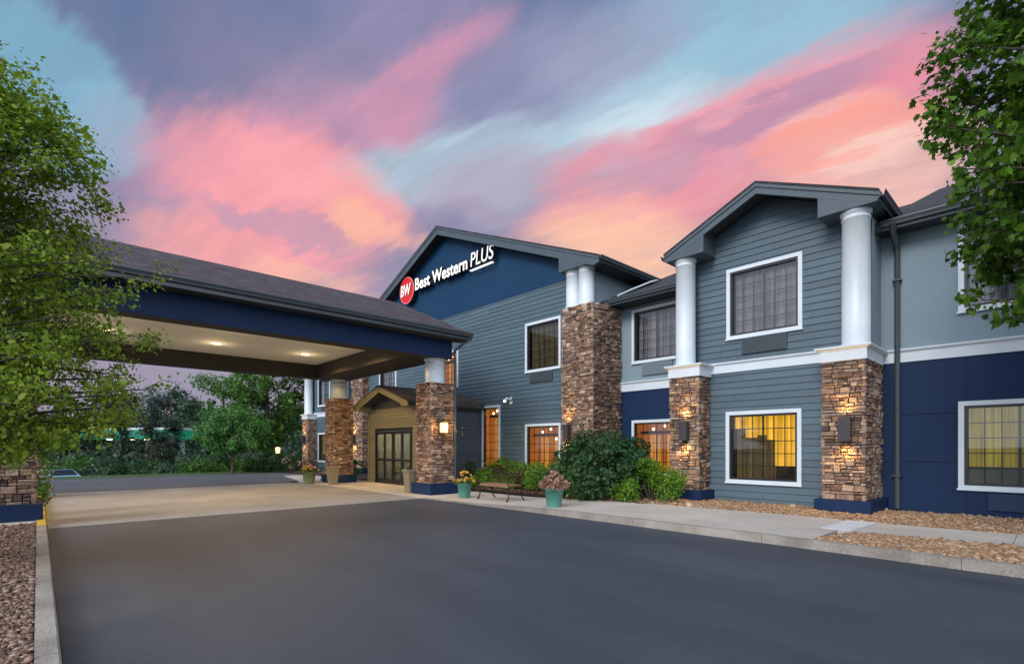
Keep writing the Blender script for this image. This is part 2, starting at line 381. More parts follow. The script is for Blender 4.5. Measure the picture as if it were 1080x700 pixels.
M['glass'] = glass('glass'); M['glass_door'] = glass('glass_door', (.75, .75, .7), .8)

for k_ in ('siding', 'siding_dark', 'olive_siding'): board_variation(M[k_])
def shingle_mat(name, c1, c2, cm, scale=1.0):
    m_, nt, b = newmat(name); L = nt.links
    g = nd(nt, 'ShaderNodeTexCoord'); sp = nd(nt, 'ShaderNodeSeparateXYZ'); L.new(g.outputs['Object'], sp.inputs[0])
    nrm = nd(nt, 'ShaderNodeNewGeometry'); sn = nd(nt, 'ShaderNodeSeparateXYZ'); L.new(nrm.outputs['Normal'], sn.inputs[0])
    ab = nd(nt, 'ShaderNodeMath', operation='ABSOLUTE'); L.new(sn.outputs[0], ab.inputs[0])
    ab2 = nd(nt, 'ShaderNodeMath', operation='ABSOLUTE'); L.new(sn.outputs[1], ab2.inputs[0])
    gt = nd(nt, 'ShaderNodeMath', operation='GREATER_THAN'); L.new(ab.outputs[0], gt.inputs[0]); L.new(ab2.outputs[0], gt.inputs[1])
    mx = nd(nt, 'ShaderNodeMix', data_type='FLOAT'); L.new(gt.outputs[0], mx.inputs[0]); L.new(sp.outputs[0], mx.inputs[2]); L.new(sp.outputs[1], mx.inputs[3])
    zz = nd(nt, 'ShaderNodeMath', operation='MULTIPLY'); L.new(sp.outputs[2], zz.inputs[0]); zz.inputs[1].default_value = 2.5
    cb = nd(nt, 'ShaderNodeCombineXYZ'); L.new(mx.outputs[0], cb.inputs[0]); L.new(zz.outputs[0], cb.inputs[1])
    br = nd(nt, 'ShaderNodeTexBrick', Scale=scale); L.new(cb.outputs[0], br.inputs['Vector'])
    br.inputs['Color1'].default_value = (*c1, 1); br.inputs['Color2'].default_value = (*c2, 1); br.inputs['Mortar'].default_value = (*cm, 1)
    br.inputs['Brick Width'].default_value = .32; br.inputs['Row Height'].default_value = .15; br.inputs['Mortar Size'].default_value = .012; br.inputs['Bias'].default_value = 0
    nz = nd(nt, 'ShaderNodeTexNoise', Scale=2.2, Detail=8, Roughness=.7); L.new(g.outputs['Object'], nz.inputs['Vector'])
    mr = nd(nt, 'ShaderNodeMapRange'); L.new(nz.outputs['Fac'], mr.inputs[0]); mr.inputs[1].default_value = .3; mr.inputs[2].default_value = .7; mr.inputs[3].default_value = .65; mr.inputs[4].default_value = 1.3
    m2 = nd(nt, 'ShaderNodeMix', data_type='RGBA', blend_type='MULTIPLY'); m2.inputs[0].default_value = 1; L.new(br.outputs[0], m2.inputs[6]); L.new(mr.outputs[0], m2.inputs[7])
    L.new(m2.outputs[2], b.inputs['Base Color']); b.inputs['Roughness'].default_value = .95; b.inputs['Specular IOR Level'].default_value = .2
    bp = nd(nt, 'ShaderNodeBump', Strength=.6, Distance=.02); L.new(br.outputs['Fac'], bp.inputs['Height']); bp.invert = True; L.new(bp.outputs[0], b.inputs['Normal'])
    return m_
M['shingle'] = shingle_mat('shingle', (.075, .062, .070), (.115, .095, .10), (.035, .03, .035))
M['shingle_dark'] = shingle_mat('shingle_dark', (.05, .05, .055), (.075, .072, .078), (.025, .025, .03))
M['shingle_brown'] = shingle_mat('shingle_brown', (.085, .062, .045), (.12, .09, .065), (.04, .03, .025))

# ------------------------------------------------------------------ wall, stone, roof builders
def siding(name, mt, parent, axis, u0, u1, z0, z1, at_, out, openings=(), roof=None, step=.178):
    """lap siding; axis 'x': wall at y=at_ facing out(-1); axis 'y': wall at x=at_ facing out(+1). roof(z) -> (ulo, uhi)"""
    m_ = MB()
    def pt(u, o, z): return (u, at_+out*o, z) if axis == 'x' else (at_+out*o, u, z)
    cuts = set()
    k = 0
    while z0+k*step < z1: cuts.add(round(z0+k*step, 4)); k += 1
    course = sorted(cuts); cuts.add(z1)
    for a, b, c, d in openings: cuts.add(c); cuts.add(d)
    cs = sorted(c for c in cuts if z0 <= c <= z1)
    for za, zb in zip(cs, cs[1:]):
        if zb-za < 1e-4: continue
        base = max(c for c in course if c <= za+1e-6)
        oa = .024*(1-(za-base)/step)+.002; ob = .024*(1-(zb-base)/step)+.002
        segs = [(u0, u1)]
        for a, b, c, d in openings:
            if c < zb-1e-5 and d > za+1e-5:
                ns = []
                for p, q in segs:
                    if b <= p or a >= q: ns.append((p, q)); continue
                    if a > p: ns.append((p, a))
                    if b < q: ns.append((b, q))
                segs = ns
        sr = random.Random(int(base*1000)+int(u0*10)); u = u0+sr.uniform(.6, 3.6); seams = []
        while u < u1: seams.append(u); u += 3.66
        s2 = []
        for p, q in segs:
            for u in seams:
                if p+.1 < u < q-.1: s2.append((p, u-.0025)); p = u+.0025
            s2.append((p, q))
        for p, q in s2:
            pa, qa, pb, qb = p, q, p, q
            if roof:
                la, ha = roof(za); lb, hb = roof(zb)
                pa, pb, qa, qb = max(p, la), max(p, lb), min(q, ha), min(q, hb)
                if qa <= pa: continue
                if qb < pb: pb = qb = (pb+qb)/2
            m_.quad(pt(pa, oa, za), pt(qa, oa, za), pt(qb, ob, zb), pt(pb, ob, zb))
            if abs(za-base) < 1e-4: m_.quad(pt(pa, 0, za), pt(qa, 0, za), pt(qa, oa, za), pt(pa, oa, za))
    # backing sheet, split round the openings, a few cm inside
    return m_.build(name, mt, parent)
def flat_wall(name, mt, parent, axis, u0, u1, z0, z1, at_, th, openings=(), panels=None):
    """wall of real thickness th (towards +) with rectangular openings"""
    m_ = MB(); us = sorted({u0, u1} | {v for o in openings for v in o[:2] if u0 < v < u1}); zs = sorted({z0, z1} | {v for o in openings for v in o[2:] if z0 < v < z1})
    for a, b in zip(us, us[1:]):
        for c, d in zip(zs, zs[1:]):
            if any(o[0] < (a+b)/2 < o[1] and o[2] < (c+d)/2 < o[3] for o in openings): continue
            if axis == 'x': m_.box(a, b, at_, at_+th, c, d)
            else: m_.box(at_, at_+th, a, b, c, d)
    return m_.build(name, mt, parent)
def stone_veneer(name, parent, x0, x1, y0, y1, z0, z1, seed, sides='fbrl'):
    rnd = random.Random(seed); m_ = MB(); ins = .06
    m_.cur = 1; m_.box(x0+ins, x1-ins, y0+ins, y1-ins, z0, z1-.01); m_.cur = 0
    def stone(P_, ua, ub, za, zb):
        j = lambda s_=.008: rnd.uniform(-s_, s_)
        d = rnd.uniform(-.028, .028); g = .0065
        ua += g; ub -= g; za += g; zb -= g
        c = min(.012, (zb-za)*.25)
        back = [P_(ua, -ins-.01, za), P_(ub, -ins-.01, za), P_(ub, -ins-.01, zb), P_(ua, -ins-.01, zb)]
        mid = [P_(ua+j(.004), d-.014, za), P_(ub+j(.004), d-.014, za), P_(ub+j(.004), d-.014, zb), P_(ua+j(.004), d-.014, zb)]
        fr = [P_(ua+c+abs(j()), d+j(.010), za+c+abs(j(.005))), P_(ub-c-abs(j()), d+j(.010), za+c+abs(j(.005))), P_(ub-c-abs(j()), d+j(.010), zb-c-abs(j(.005))), P_(ua+c+abs(j()), d+j(.010), zb-c-abs(j(.005)))]
        m_.add(back+mid+fr, [(0,1,5,4),(1,2,6,5),(2,3,7,6),(3,0,4,7),(4,5,9,8),(5,6,10,9),(6,7,11,10),(7,4,8,11),(8,9,10,11)])
    for sd in sides:
        if sd == 'f': P_ = lambda u, o, z: (u, y0-o, z); a, b = x0, x1
        if sd == 'b': P_ = lambda u, o, z: (u, y1+o, z); a, b = x0, x1
        if sd == 'r': P_ = lambda u, o, z: (x1+o, u, z); a, b = y0, y1
        if sd == 'l': P_ = lambda u, o, z: (x0-o, u, z); a, b = y0, y1
        z = z0
        while z < z1-.02:
            h = rnd.choice((.07, .09, .11, .13, .15, .16)); h = min(h, z1-z)
            if z1-z-h < .05: h = z1-z
            u = a + (-.01 if rnd.random() < .5 else .012)
            while u < b-.02:
                w = rnd.uniform(.10, .30)
                if b-u-w < .08: w = b-u + rnd.uniform(-.01, .012)
                if h > .1 and rnd.random() < .55:
                    k = rnd.uniform(.4, .6)*h; s_ = rnd.uniform(.3, .7)*w
                    if rnd.random() < .5: stone(P_, u, u+w, z, z+k); stone(P_, u, u+s_, z+k, z+h); stone(P_, u+s_, u+w, z+k, z+h)
                    else: stone(P_, u, u+w, z+k, z+h); stone(P_, u, u+w, z, z+k)
                else: stone(P_, u, u+w, z, z+h)
                u += w
            z += h
    return m_.build(name, [M['stone'], M['core']], parent)
def tube_part(name, mt, parent, pts, r, seg=10):
    m_ = MB(); m_.tube(pts, r, seg); return m_.build(name, mt, parent)
def light(name, typ, loc, parent, energy, color, size=.05, rot=None, spot=None, blend=.5):
    d = bpy.data.lights.new(name, typ); d.energy = energy; d.color = color
    if typ == 'AREA': d.size = size
    else: d.shadow_soft_size = size
    if spot: d.spot_size = R(spot); d.spot_blend = blend
    o = bpy.data.objects.new(name, d); col.objects.link(o)
    o.location = Vector(loc) - (wloc(parent) if parent else Vector())
    if parent: o.parent = parent
    if rot: o.rotation_euler = rot
    return o

# ================================================================== GROUND
def struct(o, **k): o['kind'] = 'structure'; return P(o, **k)
def sheet(name, mt, pts, z):
    m_ = MB(); m_.add([(x, y, z) for x, y in pts], [tuple(range(len(pts)))]); return struct(m_.build(name, mt))
sheet('ground', M['earth'], [(-900, -900), (900, -900), (900, 900), (-900, 900)], -1.5)
sheet('asphalt_lot', M['asphalt'], [(-13.9, .14), (3.4, .14), (3.4, -60), (60, -60), (60, 9.35), (-10.8, 9.42), (-13.9, 9.1)], 0)
sheet('road', M['asphalt_old'], [(-34.8, -60), (-24.05, -60), (-24.05, 8.2), (-26.5, 10.5), (-34.2, 12.5)], 0)
sheet('grass_verge', M['grass'], [(-24.05, -60), (3.4, -60), (3.4, -6), (-13.9, -6), (-13.9, -2.5), (-24.05, -2.5)], .03)
# drive-through slab under the canopy, in panels with joints
m_ = MB()
ys = [.14, 4.6, 9.0]; xs = [-24.05, -20.7, -17.3, -13.9]
for i in range(3):
    for j in range(2):
        m_.box(xs[i]+.006, xs[i+1]-.006, ys[j]+.006, ys[j+1]-.006, -.05, .006)
struct(m_.build('concrete_drive', M['concrete_drive']))
# sidewalk along the front: flush at the entrance, a kerb height further right
def sz(x): t = min(1, max(0, (x+12.5)/5.0)); return .02 + .125*t*t*(3-2*t)
def ywalk(x):                                            # back edge of the walk
    return 11.75 if x < -9 else 11.75 + .5*min(1, (x+9)/5)
def slab(m_, x0, x1, f0, f1, n=6, g=.005, dz=0):
    for k in range(n):
        a = x0+g+(x1-x0-2*g)*k/n; b = x0+g+(x1-x0-2*g)*(k+1)/n
        m_.add([(a, f0(a), sz(a)+dz), (b, f0(b), sz(b)+dz), (b, f1(b), sz(b)+dz), (a, f1(a), sz(a)+dz), (a, f0(a), -.1), (b, f0(b), -.1), (b, f1(b), -.1), (a, f1(a), -.1)],
               [(0, 1, 2, 3), (0, 4, 5, 1), (1, 5, 6, 2), (2, 6, 7, 3), (3, 7, 4, 0)])
def kf(x): return 9.02 + .10*max(0, min(1, (x+14)/4)) - .018*max(0, x+3)     # front of the kerb
m_ = MB()
xj = [-24.0, -21.6, -19.2, -16.8, -14.4, -12.0, -9.7, -7.4, -5.1, -2.75]
for a, b in zip(xj, xj[1:]):
    slab(m_, a, b, lambda x: (9.02 if x < -13.9 else kf(x)+.16), ywalk)
for a, b in ((-2.75, -.5), (-.5, 1.6), (1.6, 4.0), (4, 6.4)):
    slab(m_, a, b, lambda x: 10.55+.12*max(0, x+3), lambda x: 12.15+.10*max(0, x+3))
slab(m_, -30, -24.0, lambda x: 9.02+.2*(-24-x), lambda x: 11.6, 3)
struct(m_.build('sidewalk', M['concrete']))
m_ = MB()
xk = [-13.9+2.6*i for i in range(8)] + [7]
for a, b in zip(xk, xk[1:]):
    slab(m_, a, b, kf, lambda x: kf(x)+.155, 5, .003, .002)
struct(m_.build('kerb', M['kerb']))
# left kerb (plain, then yellow beside the pillar)
m_ = MB()
for a, b in ((-13.35, -10.6), (-10.6, -7.8), (-7.8, -5.0), (-5, -2.2), (-2.2, .6), (.6, 3.4)):
    m_.prism([(a+.004, -.02, -.1), (a+.004, .14, -.1), (a+.004, .125, .13), (a+.004, .11, .145), (a+.004, -.02, .145)], (b-a-.008, 0, 0))
struct(m_.build('kerb', M['kerb']))
m_ = MB()
for a, b in ((-14.45, -13.36), (-17.2, -14.46), (-20, -17.21), (-23, -20.01)):
    m_.prism([(a+.004, -.02, -.1), (a+.004, .14, -.1), (a+.004, .125, .13), (a+.004, .11, .145), (a+.004, -.02, .145)], (b-a-.008, 0, 0))
struct(m_.build('kerb', M['kerb_yellow']))
m_ = MB(); m_.box(-24, -13.9, -2.5, -.02, -.1, .13); struct(m_.build('pillar_pavement', M['concrete']))
sheet('planting_bed', M['mulch_base'], [(-13.9, -6), (6, -6), (6, -.02), (-13.9, -.02)], .09)
def hb(x): return .15
sheet('planting_bed', M['mulch_base'], [(-14.3, 11.7), (-3.1, 11.7), (6.4, 12.2), (6.4, 15.2), (-3, 15.2), (-3, 16.1), (-14.3, 16.1)], .10)
sheet('planting_bed', M['mulch_base'], [(-36, 11.55), (-22.2, 11.55), (-22.2, 16), (-36, 16)], .03)
sheet('planting_bed', M['mulch_base'], [(-2.74, 9.25), (7, 9.1), (7, 11.6), (-2.74, 10.55)], .095)

def pebbles(name, mt, n, region, size, z, seed, label=None, bump=0.05):
    rs = np.random.RandomState(seed)
    pts = []
    while len(pts) < n:
        x, y = region(rs)
        if x is not None: pts.append((x, y))
    pts = np.array(pts); n = len(pts)
    ph = (1+5**.5)/2
    base = np.array([(-1,ph,0),(1,ph,0),(-1,-ph,0),(1,-ph,0),(0,-1,ph),(0,1,ph),(0,-1,-ph),(0,1,-ph),(ph,0,-1),(ph,0,1),(-ph,0,-1),(-ph,0,1)], float)
    base /= np.linalg.norm(base[0])
    fc = np.array([(0,11,5),(0,5,1),(0,1,7),(0,7,10),(0,10,11),(1,5,9),(5,11,4),(11,10,2),(10,7,6),(7,1,8),(3,9,4),(3,4,2),(3,2,6),(3,6,8),(3,8,9),(4,9,5),(2,4,11),(6,2,10),(8,6,7),(9,8,1)])
    s = size*np.exp(rs.normal(0, .32, n))
    V = base[None]*(1+rs.uniform(-.22, .22, (n, 12, 1)))
    V = V*np.stack([s*rs.uniform(.8, 1.5, n), s*rs.uniform(.6, 1.0, n), s*rs.uniform(.4, .7, n)], 1)[:, None, :]
    a = rs.uniform(0, 6.28, n); t = rs.normal(0, .35, n)
    ca, sa, ct, st = np.cos(a), np.sin(a), np.cos(t), np.sin(t)
    x, y, zz = V[..., 0], V[..., 1], V[..., 2]
    x2 = x*ct[:, None]+zz*st[:, None]; z2 = -x*st[:, None]+zz*ct[:, None]
    x3 = x2*ca[:, None]-y*sa[:, None]; y3 = x2*sa[:, None]+y*ca[:, None]
    hz = z + rs.uniform(0, bump, n)
    V = np.stack([x3+pts[:, 0:1], y3+pts[:, 1:2], z2+hz[:, None]], -1).reshape(-1, 3)
    F = (fc[None]+(np.arange(n)*12)[:, None, None]).reshape(-1)
    me = bpy.data.meshes.new(name); me.vertices.add(len(V)); me.vertices.foreach_set('co', V.ravel())
    me.loops.add(len(F)); me.loops.foreach_set('vertex_index', F); me.polygons.add(len(F)//3)
    me.polygons.foreach_set('loop_start', np.arange(0, len(F), 3)); me.polygons.foreach_set('loop_total', np.full(len(F)//3, 3)); me.update()
    o = link(name, me, mt); o['kind'] = 'stuff'
    if label: o['label'] = label; o['category'] = 'gravel'
    return o
def reg_right(rs):
    x = rs.uniform(-2.74, 2.2); y = rs.uniform(9.15, 11)
    if kf(x)+.16 < y < 10.55+.12*max(0, x+3) and y < 9.4+ (x+2.72)*5: return x, y
    return None, None
pebbles('gravel', M['gravel'], 11000, reg_right, .030, .10, 1, 'tan river gravel strip between the right kerb and the narrow walk')
def reg_back(rs):
    x = rs.uniform(-8.2, 2.6); y = rs.uniform(11.9, 15.1)
    fy = ywalk(x) if x < -3.1 else 12.15+.10*max(0, x+3)
    by = 14.15 if -7 < x < -3 else 15.08
    if fy-.05 < y < min(by, fy+ (2.6 if x > -3 else 2.4)): return x, y
    return None, None
pebbles('gravel', M['gravel'], 20000, reg_back, .028, .115, 2, 'tan river gravel bed along the foot of the right-hand walls')
def reg_left(rs):
    x = -13.85+ 10.8*rs.uniform(0, 1)**.8; y = rs.uniform(-1.5, -.03)
    return x, y
pebbles('gravel', M['gravel_mauve'], 30000, reg_left, .0175, .10, 3, 'brown and mauve gravel bed inside the left kerb')
def reg_mulch(rs):
    x = rs.uniform(-15, -7.5); y = rs.uniform(11.7, 14); return x, y
pebbles('mulch', island_mat('mulch', [(.10, .05, .03), (.06, .032, .02), (.15, .085, .05), (.045, .025, .018)]), 9000, reg_mulch, .03, .105, 4, 'dark brown mulch under the shrubs in front of the building').__setitem__('category', 'mulch')
def reg_mulch2(rs): return rs.uniform(-30, -22.3), rs.uniform(11.6, 14)

# ================================================================== HOTEL
hotel = empty('hotel_building', (-15, 16, 0), 'two storey hotel with blue lap siding, navy gable with lit sign and white columns', 'hotel')
YG, YM, YR, YB = 14.75, 16.05, 15.1, 14.2                # wall planes: big gable, middle, right, small bay
GX, GZ, GS, GH = -20.65, 12.36, .417, 9.78               # big gable: apex, slope, half width
CUR = {}
def curtain_mat(name, c, e=0, ec=None):
    m_, nt, b = newmat(name); L = nt.links
    tc = nd(nt, 'ShaderNodeTexCoord'); mp = nd(nt, 'ShaderNodeMapping'); mp.inputs['Scale'].default_value = (9, 1, .25); L.new(tc.outputs['Object'], mp.inputs[0])
    nz = nd(nt, 'ShaderNodeTexNoise', Scale=1.6, Detail=3); L.new(mp.outputs[0], nz.inputs['Vector'])
    mr = nd(nt, 'ShaderNodeMapRange'); L.new(nz.outputs['Fac'], mr.inputs[0]); mr.inputs[1].default_value = .3; mr.inputs[2].default_value = .7; mr.inputs[3].default_value = .42; mr.inputs[4].default_value = 1.35
    mc = nd(nt, 'ShaderNodeMix', data_type='RGBA', blend_type='MULTIPLY'); mc.inputs[0].default_value = 1; mc.inputs[6].default_value = (*c, 1); L.new(mr.outputs[0], mc.inputs[7]); L.new(mc.outputs[2], b.inputs['Base Color']); b.inputs['Roughness'].default_value = .9
    if e:
        b.inputs['Emission Color'].default_value = (*ec, 1)
        ml = nd(nt, 'ShaderNodeMath', operation='MULTIPLY'); ml.inputs[1].default_value = e; L.new(mr.outputs[0], ml.inputs[0]); L.new(ml.outputs[0], b.inputs['Emission Strength'])
    return m_
M['cur_grey'] = curtain_mat('curtain_grey', (.42, .37, .38))
M['cur_pale'] = curtain_mat('curtain_pale', (.52, .53, .56))
M['cur_tan'] = curtain_mat('curtain_tan', (.20, .16, .09), .05, (.5, .4, .12))
M['cur_olive'] = curtain_mat('curtain_olive', (.28, .22, .05), .42, (.50, .38, .07))
M['cur_yellow'] = curtain_mat('curtain_yellow', (.5, .30, .05), .85, (1.0, .50, .035))
M['room_dark'] = mat('room_dark', (.05, .035, .03), (.03, .022, .02), rough=.9, scale=2)
M['reflection_brown'] = curtain_mat('reflection_brown', (.10, .07, .03), .14, (.50, .30, .07))  # dark tree reflection of the yellow window, put into a colour
M['room_orange'] = curtain_mat('room_orange', (.25, .09, .03), .5, (.62, .19, .03))
M['panel_orange'] = curtain_mat('panel_orange', (.35, .15, .04), .75, (.85, .33, .05))
M['bulb'] = emis('bulb', (1.0, .72, .32), 9)
M['bulb_white'] = emis('bulb_white', (1.0, .80, .42), 8)
def window(x0, x1, z0, z1, y, kind, nx=6, nz=5, label=None, dark_reveal=True):
    t = .10; m_ = MB()
    m_.box(x0, x1, y-.055, y+.03, z0, z0+t); m_.box(x0, x1, y-.055, y+.03, z1-t, z1)
    m_.box(x0, x0+t, y-.054, y+.03, z0+t, z1-t); m_.box(x1-t, x1, y-.054, y+.03, z0+t, z1-t)
    m_.box(x0-.02, x1+.02, y-.075, y-.056, z0-.012, z0+.03)
    w = m_.build('window', M['white_trim'], hotel)
    if label: w['label'] = label
    a, b, c, d = x0+t, x1-t, z0+t, z1-t; f = .055
    m_ = MB()
    m_.box(a, b, y-.02, y+.09, c, c+f); m_.box(a, b, y-.02, y+.09, d-f, d)
    m_.box(a, a+f, y-.02, y+.09, c+f, d-f); m_.box(b-f, b, y-.02, y+.09, c+f, d-f)
    D = .5
    m_.build('frame', M['dark_metal'], w); m_ = MB()
    for q in ((a-.03, a, y+.03, y+D, c-.03, d+.03), (b, b+.03, y+.03, y+D, c-.03, d+.03), (a-.03, b+.03, y+.03, y+D, c-.06, c-.03), (a-.03, b+.03, y+.03, y+D, d+.03, d+.06), (a-.03, b+.03, y+D, y+D+.03, c-.06, d+.06)): m_.box(*q)
    m_.build('reveal', M['room_orange'] if kind == 'lobby' else M['room_dark'], w)
    a += f; b -= f; c += f; d -= f
    q = MB(); q.quad((a-.01, y+.045, c-.01), (b+.01, y+.045, c-.01), (b+.01, y+.045, d+.01), (a-.01, y+.045, d+.01)); q.build('pane', M['glass'], w)
    m_ = MB(); g = .011
    for i in range(1, nx):
        x = a+(b-a)*i/nx
        ww = g*2.2 if (nx == 6 and i == 3) else g
        m_.box(x-ww, x+ww, y+.056, y+.072, c, d)
    for i in range(1, nz):
        z = c+(d-c)*i/nz; m_.box(a, b, y+.0565, y+.0715, z-g, z+g)
    m_.build('glazing_grid', M['dark_metal'], w)
    def curtain(u0, u1, w0, w1, yy, mt, amp=.022, per=.11):
        q = MB(); q.smooth = True; n = max(8, int((u1-u0)/.02)); vs = []
        rr = random.Random(int(u0*100+w0*37))
        ph = 0
        for i in range(n+1):
            u = u0+(u1-u0)*i/n; ph += (u1-u0)/n/per*6.28*rr.uniform(.6, 1.4)
            o = amp*math.sin(ph); vs += [(u, yy+o, w0), (u, yy+o*1.0, w1)]
        q.add(vs, [(2*i, 2*i+2, 2*i+3, 2*i+1) for i in range(n)])
        q.build('curtain', mt, w)
    if kind == 'grey': curtain(a, b, c-.05, d+.02, y+.2, M['cur_grey'])
    if kind == 'pale': curtain(a, b, c-.05, d+.02, y+.2, M['cur_pale'])
    if kind == 'tan': curtain(a, b, c-.05, d+.02, y+.2, M['cur_tan'])
    if kind == 'olive':
        curtain(a, b, c-.05, d+.02, y+.22, M['cur_olive'])
        bx('air_conditioner', mat('ac_grey', (.22, .2, .18), rough=.6), w, a+.0, a+1.0, y+.1, y+.17, c-.02, c+.36)
    if kind == 'yellow':
        s_ = a+(b-a)*.64
        for q0, q1, hh in ((0, .17, .80), (.17, .36, .66), (.36, .52, .70), (.52, .64, .62)): curtain(a+(b-a)*q0, a+(b-a)*q1+.01, c+(d-c)*hh, d+.02, y+.22+q0*.02, M['cur_yellow'], .014)  # stepped hems shape the upper edge of the painted reflection
        curtain(s_, b, c+(d-c)*.20, d+.02, y+.24, M['cur_yellow'], .03, .16)
        bx('room', M['room_dark'], w, a, b, y+.46, y+.49, c-.05, d+.02)
        curtain(a, s_, c-.02, c+(d-c)*.82, y+.32, M['reflection_brown'], .03, .2)  # brown sheet painted in for dark trees mirrored in the pane
        bx('room_furniture', M['room_dark'], w, a+.1, b-.05, y+.35, y+.42, c-.05, c+(d-c)*.20)
    if kind == 'lobby':
        bx('room', M['room_orange'], w, a-.02, b+.02, y+.44, y+.47, c-.05, d+.02)
        n = 2 if b-a > 1.4 else 1
        for i in range(n):
            u = a+(b-a)*(.22+.42*i); bx('wall_panel', M['panel_orange'], w, u, u+(b-a)*.26, y+.38, y+.42, c-.04, d-.38)
        bx('room_beam', M['room_dark'], w, a, b, y+.30, y+.37, d-.34, d-.24)
        for i, (fu, fz) in enumerate(((.35, .17), (.62, .07), (.8, .45))[:n+1]):
            q = MB(); q.lathe(a+(b-a)*fu, y+.25, [(.004, d-fz-.05), (.03, d-fz-.04), (.042, d-fz), (.03, d-fz+.035), (.004, d-fz+.04)], 10); q.build('lamp', M['bulb'], w)
    return (x0+.05, x1-.05, z0+.05, z1-.05)
# --- big gable wall
og = [window(-15.02, -13.07, 4.68, 6.70, YG, 'tan'),
      window(-15.02, -13.07, .62, 2.58, YG, 'lobby', label='ground floor window glowing orange beside the tall stone pillar'),
      window(-17.82, -16.58, .62, 3.48, YG, 'lobby', 3, 7, label='tall narrow window glowing orange'),
      window(-21.5, -19.6, 4.5, 6.32, YG, 'lobby', label='upper window glowing orange behind the canopy column'),
      window(-27.3, -25.35, 4.5, 6.35, YG, 'pale')]
rf = lambda z, X=GX, Z=GZ-.29: (X-(Z-z)/GS, X+(Z-z)/GS)
siding('wall', M['siding'], hotel, 'x', -30.3, -11.72, .1, 8.0, YG, -1, og)
m_ = MB(); zt = 8.0
m_.add([(-30.0, YG-.032, zt), (-11.72, YG-.032, zt), (-11.72, YG-.032, GZ-.29-GS*(GX+11.72)*-1 if False else GZ-.32-GS*abs(-11.72-GX)), (GX, YG-.032, GZ-.32), (-29.6, YG-.032, GZ-.32-GS*abs(-29.6-GX))], [(0, 1, 2, 3, 4)])
m_.add([(-30.0, YG-.032, zt), (-11.72, YG-.032, zt), (-11.72, YG, zt), (-30.0, YG, zt)], [(0, 1, 2, 3)])
m_.build('gable_panel', M['navy_gable'], hotel)
flat_wall('wall', M['stucco'], hotel, 'y', YG, 18.2, 6.6, 8.3, -11.75, .1)
# --- mid wall
om = [window(-10.74, -8.79, 4.68, 6.66, YM, 'grey', 6, 5), window(-10.74, -8.79, .62, 2.62, YM, 'lobby', label='ground floor window glowing orange in the navy wall')]
flat_wall('wall', M['stucco'], hotel, 'x', -11.9, -7.0, 3.85, 6.95, YM, .2, om[:1])
flat_wall('wall', M['navy'], hotel, 'x', -11.9, -7.0, .05, 3.8, YM, .2, om[1:])
# --- bay wall
ob = [window(-6.38, -4.44, 4.63, 6.60, YB, 'grey', 6, 5), window(-6.40, -4.46, .65, 2.63, YB, 'yellow', 6, 5, label='large ground floor window with bright yellow curtains')]
BX, BZ, BS = -5.30, 8.41, .443
siding('wall', M['siding'], hotel, 'x', -7.75, -2.98, .08, 8.26, YB, -1, ob, roof=lambda z: (BX-(BZ-.15-z)/BS, BX+(BZ-.15-z)/BS))
flat_wall('wall', M['siding'], hotel, 'y', YB, 16.0, .1, 7.2, -7.75, .1)
flat_wall('wall', M['stucco'], hotel, 'y', YB+.01, YR, .1, 7.2, -3.08, .1)
# --- right wall
orr = [window(-1.55, .40, 4.63, 6.60, YR, 'pale'), window(-1.55, .40, .70, 2.66, YR, 'olive', 6, 5, label='ground floor window with dim olive curtains in the navy wall')]
flat_wall('wall', M['stucco'], hotel, 'x', -3.0, 6.5, 3.85, 6.95, YR, .2, orr[:1])
flat_wall('wall_backing', M['core'], hotel, 'x', -3.0, 6.5, .0, 3.8, YR+.012, .2, orr[1:])
m_ = MB(); g = .006
for a, b in ((-3.0, -1.42), (-1.42, 1.2), (1.2, 3.8), (3.8, 6.5)):
    for c, d in ((.02, 1.30), (1.30, 2.41), (2.41, 3.8)):
        A, B, C_, D_ = a+g, b-g, c+g, d-g; o = orr[1]
        us = sorted({A, B} | {v for v in o[:2] if A < v < B}); zs = sorted({C_, D_} | {v for v in o[2:] if C_ < v < D_})
        for p, q in zip(us, us[1:]):
            for r_, s_ in zip(zs, zs[1:]):
                if o[0] < (p+q)/2 < o[1] and o[2] < (r_+s_)/2 < o[3]: continue
                m_.box(p, q, YR-.008, YR+.010, r_, s_)
m_.build('wall_panel', M['navy'], hotel)
# --- far left wing
ow = [window(-34.9, -32.95, 4.4, 6.3, YB, 'pale'), window(-34.9, -32.95, .62, 2.6, YB, 'olive')]
siding('wall', M['siding'], hotel, 'x', -36.1, -30.2, .05, 7.0, YB, -1, ow)
flat_wall('wall', M['siding'], hotel, 'y', YB+.02, YG+.4, .05, 8.0, -30.32, .1)
# --- belts
def belt(x0, x1, y, z0=3.70, z1=4.0):
    m_ = MB(); m_.box(x0, x1, y-.035, y+.01, z0, z1-.07); m_.prism([(x0, y+.01, z1-.07), (x0, y-.05, z1-.07), (x0, y-.085, z1-.03), (x0, y-.085, z1), (x0, y+.01, z1+.02)], (x1-x0, 0, 0))
    return m_.build('belt_moulding', M['white_trim'], hotel)
belt(-6.9, -3.75, YB, 3.73, 4.02); belt(-11.3, -7.2, YM, 3.70, 4.04); belt(-2.96, 6.5, YR, 3.66, 3.97); belt(-36.1, -30.3, YB, 3.70, 4.0)
